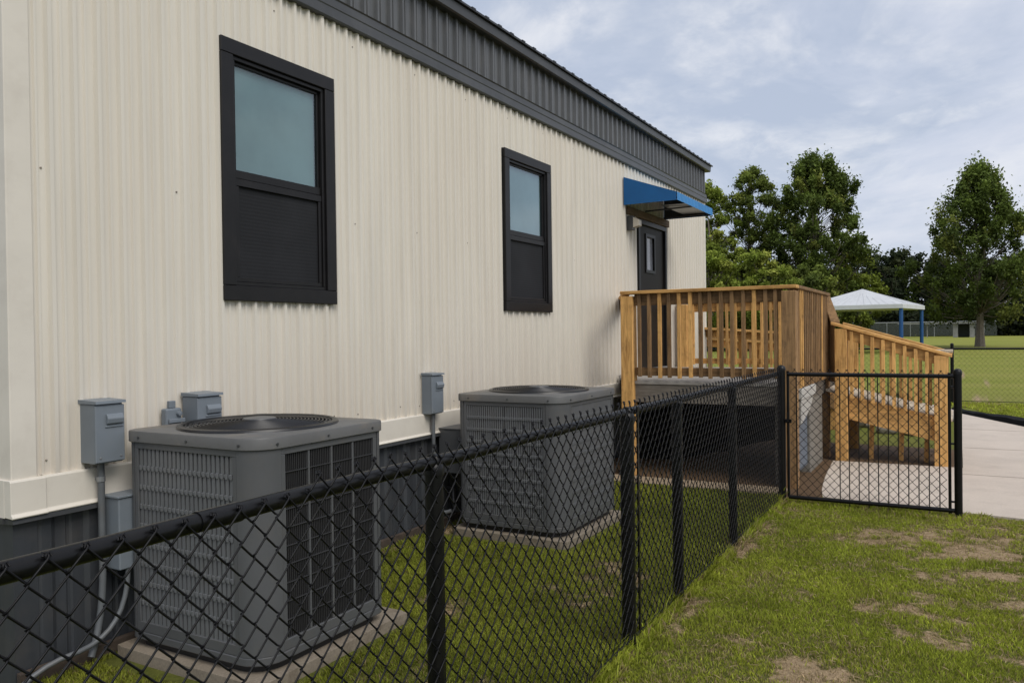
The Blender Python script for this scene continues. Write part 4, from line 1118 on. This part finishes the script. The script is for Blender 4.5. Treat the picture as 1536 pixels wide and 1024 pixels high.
tree('hardwood_tree', -18.9, 69, 14.2, 2.9, 1, .3, 100, 26000, .16, LT, 'yellow green tree partly hidden by the building corner', 'tree', None, 'oval', 13)
tree('cypress_tree', 1.5, 76, 14.5, 4.7, 2.4, .32, 290, 62000, .13, DK, 'large round crowned tree with bare pale trunk on the right lawn', 'tree', None, 'cone', 21, 1.0)
for i, (x, y, h, rd, tn, lab) in enumerate(((-17.5,63,7.6,3.2,LT,'yellow green bushy tree against the building corner behind the deck'),
        (-13.6,64,7.4,3.2,LT,'light green bushy tree directly left of the dark tree trunk'), (-10.2,66,6.4,2.7,MD,'mid green low tree at the foot of the tall dark tree'),
        (-8.2,74,8.0,2.6,LT,'light green bushy tree just behind the pavilion roof'),(-21.5,60,8.5,3.0,MD,'mid green bushy tree behind the far building corner'))):
    tree('bushy_tree', x, y, h, rd, .2, .16, 130, 22000, .14, tn, lab, 'tree', 'bushy trees behind the deck', 'ball', 31+i)
i = 0
for k, (x, y, h, rd) in enumerate(((-42,176,15,9),(-33,180,15,9),(-24,182,13.5,8.5),(-16.0,184,16.5,7.5),(-10.5,180,17,7),(-3.5,182,15.5,7),(6,186,14.5,9),(13,180,15,9),(21,186,18,10),(31,180,16,10),(42,184,17,11))):
    tree('background_tree', x, y, h, rd, .2, .4, 110, 14000, .36, ((.020,.030,.013),(.034,.047,.018),(.05,.06,.022)), 'dark evergreen tree in the far tree line behind the field', 'tree', 'dark trees along the far edge of the field', 'ball', 51+k, 1.15)
# low dark hedge closing the foot of the tree line (one mass)
def mass(name, n, x0, x1, y0, y1, h, ls, tones, label, seed, mat='leaf'):
    g_ = np.random.default_rng(seed); p = np.stack([g_.uniform(x0,x1,n), g_.uniform(y0,y1,n), np.zeros(n)], 1)
    hh = h*(.45 + .8*fbm(p[:,0]*.35+seed, p[:,1]*.35, 3)); p[:,2] = hh*g_.random(n)**.7
    e1 = g_.normal(size=(n,3)); e1 /= np.linalg.norm(e1,axis=1)[:,None]; e2 = np.cross(e1, g_.normal(size=(n,3))); e2 /= np.linalg.norm(e2,axis=1)[:,None]
    s1 = (ls*g_.uniform(.6,1.3,n))[:,None]
    V = np.stack([p-e1*s1, p-e2*s1*.5, p+e1*s1, p+e2*s1*.5],1).reshape(-1,3)
    a, b_ = np.array(tones[0]), np.array(tones[1]); m = fbm(p[:,0]*.9, p[:,1]*.9+p[:,2], 3)[:,None]
    tn = (a*(1-m)+b_*m)*g_.uniform(.6,1.3,(n,1))*(.5+.6*(p[:,2:3]/h))
    o = mesh_np(name, V, np.arange(len(V)).reshape(-1,4), M[mat], None, np.repeat(np.concatenate([tn,np.ones((n,1))],1),4,0))
    return tag(o, label, 'undergrowth', None, 'stuff')
mass('undergrowth', 26000, -60, 50, 170, 176, 5.5, .5, ((.016,.024,.011),(.04,.052,.02)), 'dark undergrowth at the foot of the far tree line', 3)
mass('ramp_weeds', 5000, -2.6, -.75, 14.4, 16.6, .55, .045, ((.03,.05,.012),(.08,.12,.03)), 'green weeds growing beyond the ramp', 5)

# ------------------------------------------------------------------ grass blades
def grass():
    V = []; Cc = []; g_ = np.random.default_rng(77)
    def region(n, x0, x1, y0, y1, hh, wd, keep=None, tall=None):
        x = g_.uniform(x0,x1,n); y = g_.uniform(y0,y1,n)
        d = dirt_mask(x, y); clump = fbm(x*6, y*6, 3)
        ok = (g_.random(n) > d*.90)
        ok &= ~((x > -3.74)&(x < -2.66)&(y > 2.42)&(y < 3.66)); ok &= ~((x > -3.60)&(x < -2.50)&(y > 5.24)&(y < 6.60))
        ok &= x > WX+.05
        if keep is not None: ok &= keep(x, y)
        x, y, d, clump = x[ok], y[ok], d[ok], clump[ok]; n = len(x)
        dist = np.hypot(x, y)
        h = hh*.78*(.40 + .95*clump)*np.where(g_.random(n) < .04, 1.6, g_.uniform(.5,1.25,n))*(1-.45*d)
        nearf = np.exp(-((x-FX)/.07)**2)*(y < 7.7); h = h*(1+1.3*nearf*(g_.random(n) < .6))
        w = wd*g_.uniform(.7,1.3,n)*(.8+dist*.13)
        a = g_.uniform(0, 2*math.pi, n); b_ = g_.uniform(0, 2*math.pi, n); lean = h*g_.uniform(.2,.95,n)
        z = mound(x, y)*(1-flat_zone(x, y)*.9)-.014
        p = np.stack([x,y,z],1); side = np.stack([np.cos(a),np.sin(a),np.zeros(n)],1)*w[:,None]/2
        ld = np.stack([np.cos(b_),np.sin(b_),np.zeros(n)],1)
        m1 = p + ld*(lean*.35)[:,None] + np.array([0,0,1])*(h*.6)[:,None]
        tp = p + ld*lean[:,None] + np.array([0,0,1])*h[:,None]
        q = np.stack([p-side, p+side, m1+side*.75, tp, m1-side*.75], 1)
        patch = fbm(x*1.3+40, y*1.3, 4)[:,None]; rnd = g_.random((n,1))
        big = fbm(x*4+4, y*4+80, 3)[:,None]
        col = np.array([.235,.29,.030])*(1-patch) + np.array([.43,.46,.062])*patch
        col = col*(.75+.65*big)
        col = np.where((g_.random((n,1)) < np.clip(d*1.5, 0, .85)[:,None]), np.array([.44,.34,.20])[None,:], col)
        col = np.where(rnd > .90, np.array([.36,.28,.13])[None,:], col)
        col = np.where((rnd > .82)&(rnd <= .90), col*1.55, col)
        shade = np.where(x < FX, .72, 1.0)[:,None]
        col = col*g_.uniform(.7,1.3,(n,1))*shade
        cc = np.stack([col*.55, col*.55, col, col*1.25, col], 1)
        V.append(q.reshape(-1,3)); Cc.append(np.concatenate([cc.reshape(-1,3), np.ones((n*5,1))],1))
    vis = lambda x, y: (x*.872+y*.489) < .78*(y*.872-x*.489)*1.0 + .35
    region(150000, -1.5, 1.3, 2.0, 5.2, .034, .0030, vis)
    region(150000, -1.5, 2.6, 5.2, 7.9, .034, .0030, lambda x, y: vis(x, y) & (y < 7.86))
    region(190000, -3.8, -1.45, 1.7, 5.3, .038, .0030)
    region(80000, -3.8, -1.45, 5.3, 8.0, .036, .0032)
    region(9000, FX-.07, FX+.08, 2.5, 7.7, .060, .0035)
    region(3500, -1.5, .2, 7.55, 7.84, .06, .004)
    region(90000, -.8, 6.0, 11.0, 19.5, .07, .006, lambda x, y: x > np.interp(y, [p[0] for p in PATH_R], [p[1] for p in PATH_R]) + .45)
    n = 5200; x = g_.uniform(-1.5, 1.6, n); y = g_.uniform(2.4, 7.7, n); d = dirt_mask(x, y); ok = g_.random(n) < .25 + d; x = x[ok]; y = y[ok]; n = len(x)
    a = g_.uniform(0, math.pi, n); l = g_.uniform(.02, .06, n); z = mound(x, y) + g_.uniform(-.004, .018, n)
    p = np.stack([x, y, z], 1); dv = np.stack([np.cos(a), np.sin(a), g_.uniform(-.12, .12, n)], 1)*l[:,None]; sd = np.stack([-np.sin(a), np.cos(a), np.zeros(n)], 1)*.0016
    q = np.stack([p-dv*.5-sd, p-dv*.5+sd, p+sd*1.2+np.array([0,0,.003]), p+dv*.5, p-sd*1.2+np.array([0,0,.003])], 1)
    c5 = np.repeat(np.array([[.50,.39,.22]])*g_.uniform(.5,1.25,(n,1)), 5, 0)
    V.append(q.reshape(-1,3)); Cc.append(np.concatenate([c5, np.ones((n*5,1))], 1))
    V = np.concatenate(V); Cc = np.concatenate(Cc)
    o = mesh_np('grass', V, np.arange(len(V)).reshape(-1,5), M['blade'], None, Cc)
    tag(o, 'short green grass blades with dry straw among them', 'grass', None, 'stuff')
grass()

# ------------------------------------------------------------------ sky, sun, camera
SUN_EL, SUN_AZ = R(48), R(118)      # azimuth clockwise from +Y
w = bpy.data.worlds.new('World'); scene.world = w; w.use_nodes = True; nt = w.node_tree; nt.nodes.clear()
out = nt.nodes.new('ShaderNodeOutputWorld'); bg = nt.nodes.new('ShaderNodeBackground'); bg.inputs[1].default_value = .10
sky = nt.nodes.new('ShaderNodeTexSky'); sky.sky_type = 'NISHITA'; sky.sun_disc = False; sky.sun_elevation = SUN_EL; sky.sun_rotation = SUN_AZ
sky.air_density = 1.0; sky.dust_density = 1.5
tc = nt.nodes.new('ShaderNodeTexCoord'); sp = nt.nodes.new('ShaderNodeSeparateXYZ'); nt.links.new(tc.outputs['Generated'], sp.inputs[0])
den = math_(nt, 'ADD', math_(nt, 'MAXIMUM', sp.outputs[2], 0.0), .30)
cx = nt.nodes.new('ShaderNodeCombineXYZ')
nt.links.new(math_(nt, 'DIVIDE', sp.outputs[0], den), cx.inputs[0]); nt.links.new(math_(nt, 'DIVIDE', sp.outputs[1], den), cx.inputs[1])
n1 = noise(nt, cx.outputs[0], 2.1, 6, .58, .5)
mp = nt.nodes.new('ShaderNodeMapping'); mp.inputs['Location'].default_value = (3.1, 7.7, 2); mp.inputs['Scale'].default_value = (1, 1.0, 1); nt.links.new(cx.outputs[0], mp.inputs[0])
n2 = noise(nt, mp.outputs[0], 1.35, 7, .60, .4)
n3 = noise(nt, cx.outputs[0], 6.5, 6, .6, .2)
cloud = ramp(nt, n2, [(.40, (5.3,6.0,7.4)), (.50, (6.7,7.2,8.45)), (.60, (7.9,8.15,9.1))])
puff = math_(nt, 'MULTIPLY', ramp(nt, n1, [(.47, gray(0)), (.62, gray(1))]), ramp(nt, n3, [(.42, gray(0.2)), (.60, gray(1))]))
cloud = mixc(nt, math_(nt, 'MULTIPLY', puff, .8), cloud, (9.3,9.4,9.8))
fin = mixc(nt, .86, sky.outputs[0], cloud)
nt.links.new(fin, bg.inputs[0]); nt.links.new(bg.outputs[0], out.inputs[0])

L = bpy.data.lights.new('sun', 'SUN'); L.energy = 2.15; L.angle = R(34); L.color = (1.0, .955, .89)
so = bpy.data.objects.new('sun', L); link(so)
d = np.array([math.sin(SUN_AZ)*math.cos(SUN_EL), math.cos(SUN_AZ)*math.cos(SUN_EL), math.sin(SUN_EL)])
import mathutils
so.rotation_euler = mathutils.Vector(d).to_track_quat('Z', 'Y').to_euler(); so.location = (6, -4, 9)

cam = bpy.data.cameras.new('camera'); co = bpy.data.objects.new('camera', cam); link(co)
cam.sensor_width = 36; cam.sensor_fit = 'HORIZONTAL'; cam.lens = 36*1195.1/1536; cam.clip_start = .05; cam.clip_end = 2000
yaw, pit, rol = .51127, .00993, .01331
c, s = math.cos, math.sin
fw = np.array([-s(yaw)*c(pit), c(yaw)*c(pit), -s(pit)]); r0 = np.array([c(yaw), s(yaw), 0]); d0 = np.cross(fw, r0)
rr = c(rol)*r0 + s(rol)*d0; dd = -s(rol)*r0 + c(rol)*d0
mat = mathutils.Matrix(((rr[0], -dd[0], -fw[0], 0), (rr[1], -dd[1], -fw[1], 0), (rr[2], -dd[2], -fw[2], 1.6), (0,0,0,1)))
co.matrix_world = mat
scene.camera = co
scene.view_settings.view_transform = 'Standard'; scene.view_settings.look = 'None'; scene.view_settings.exposure = 0; scene.view_settings.gamma = 1
scene.cycles.use_denoising = True
scene.cycles.transparent_max_bounces = 12
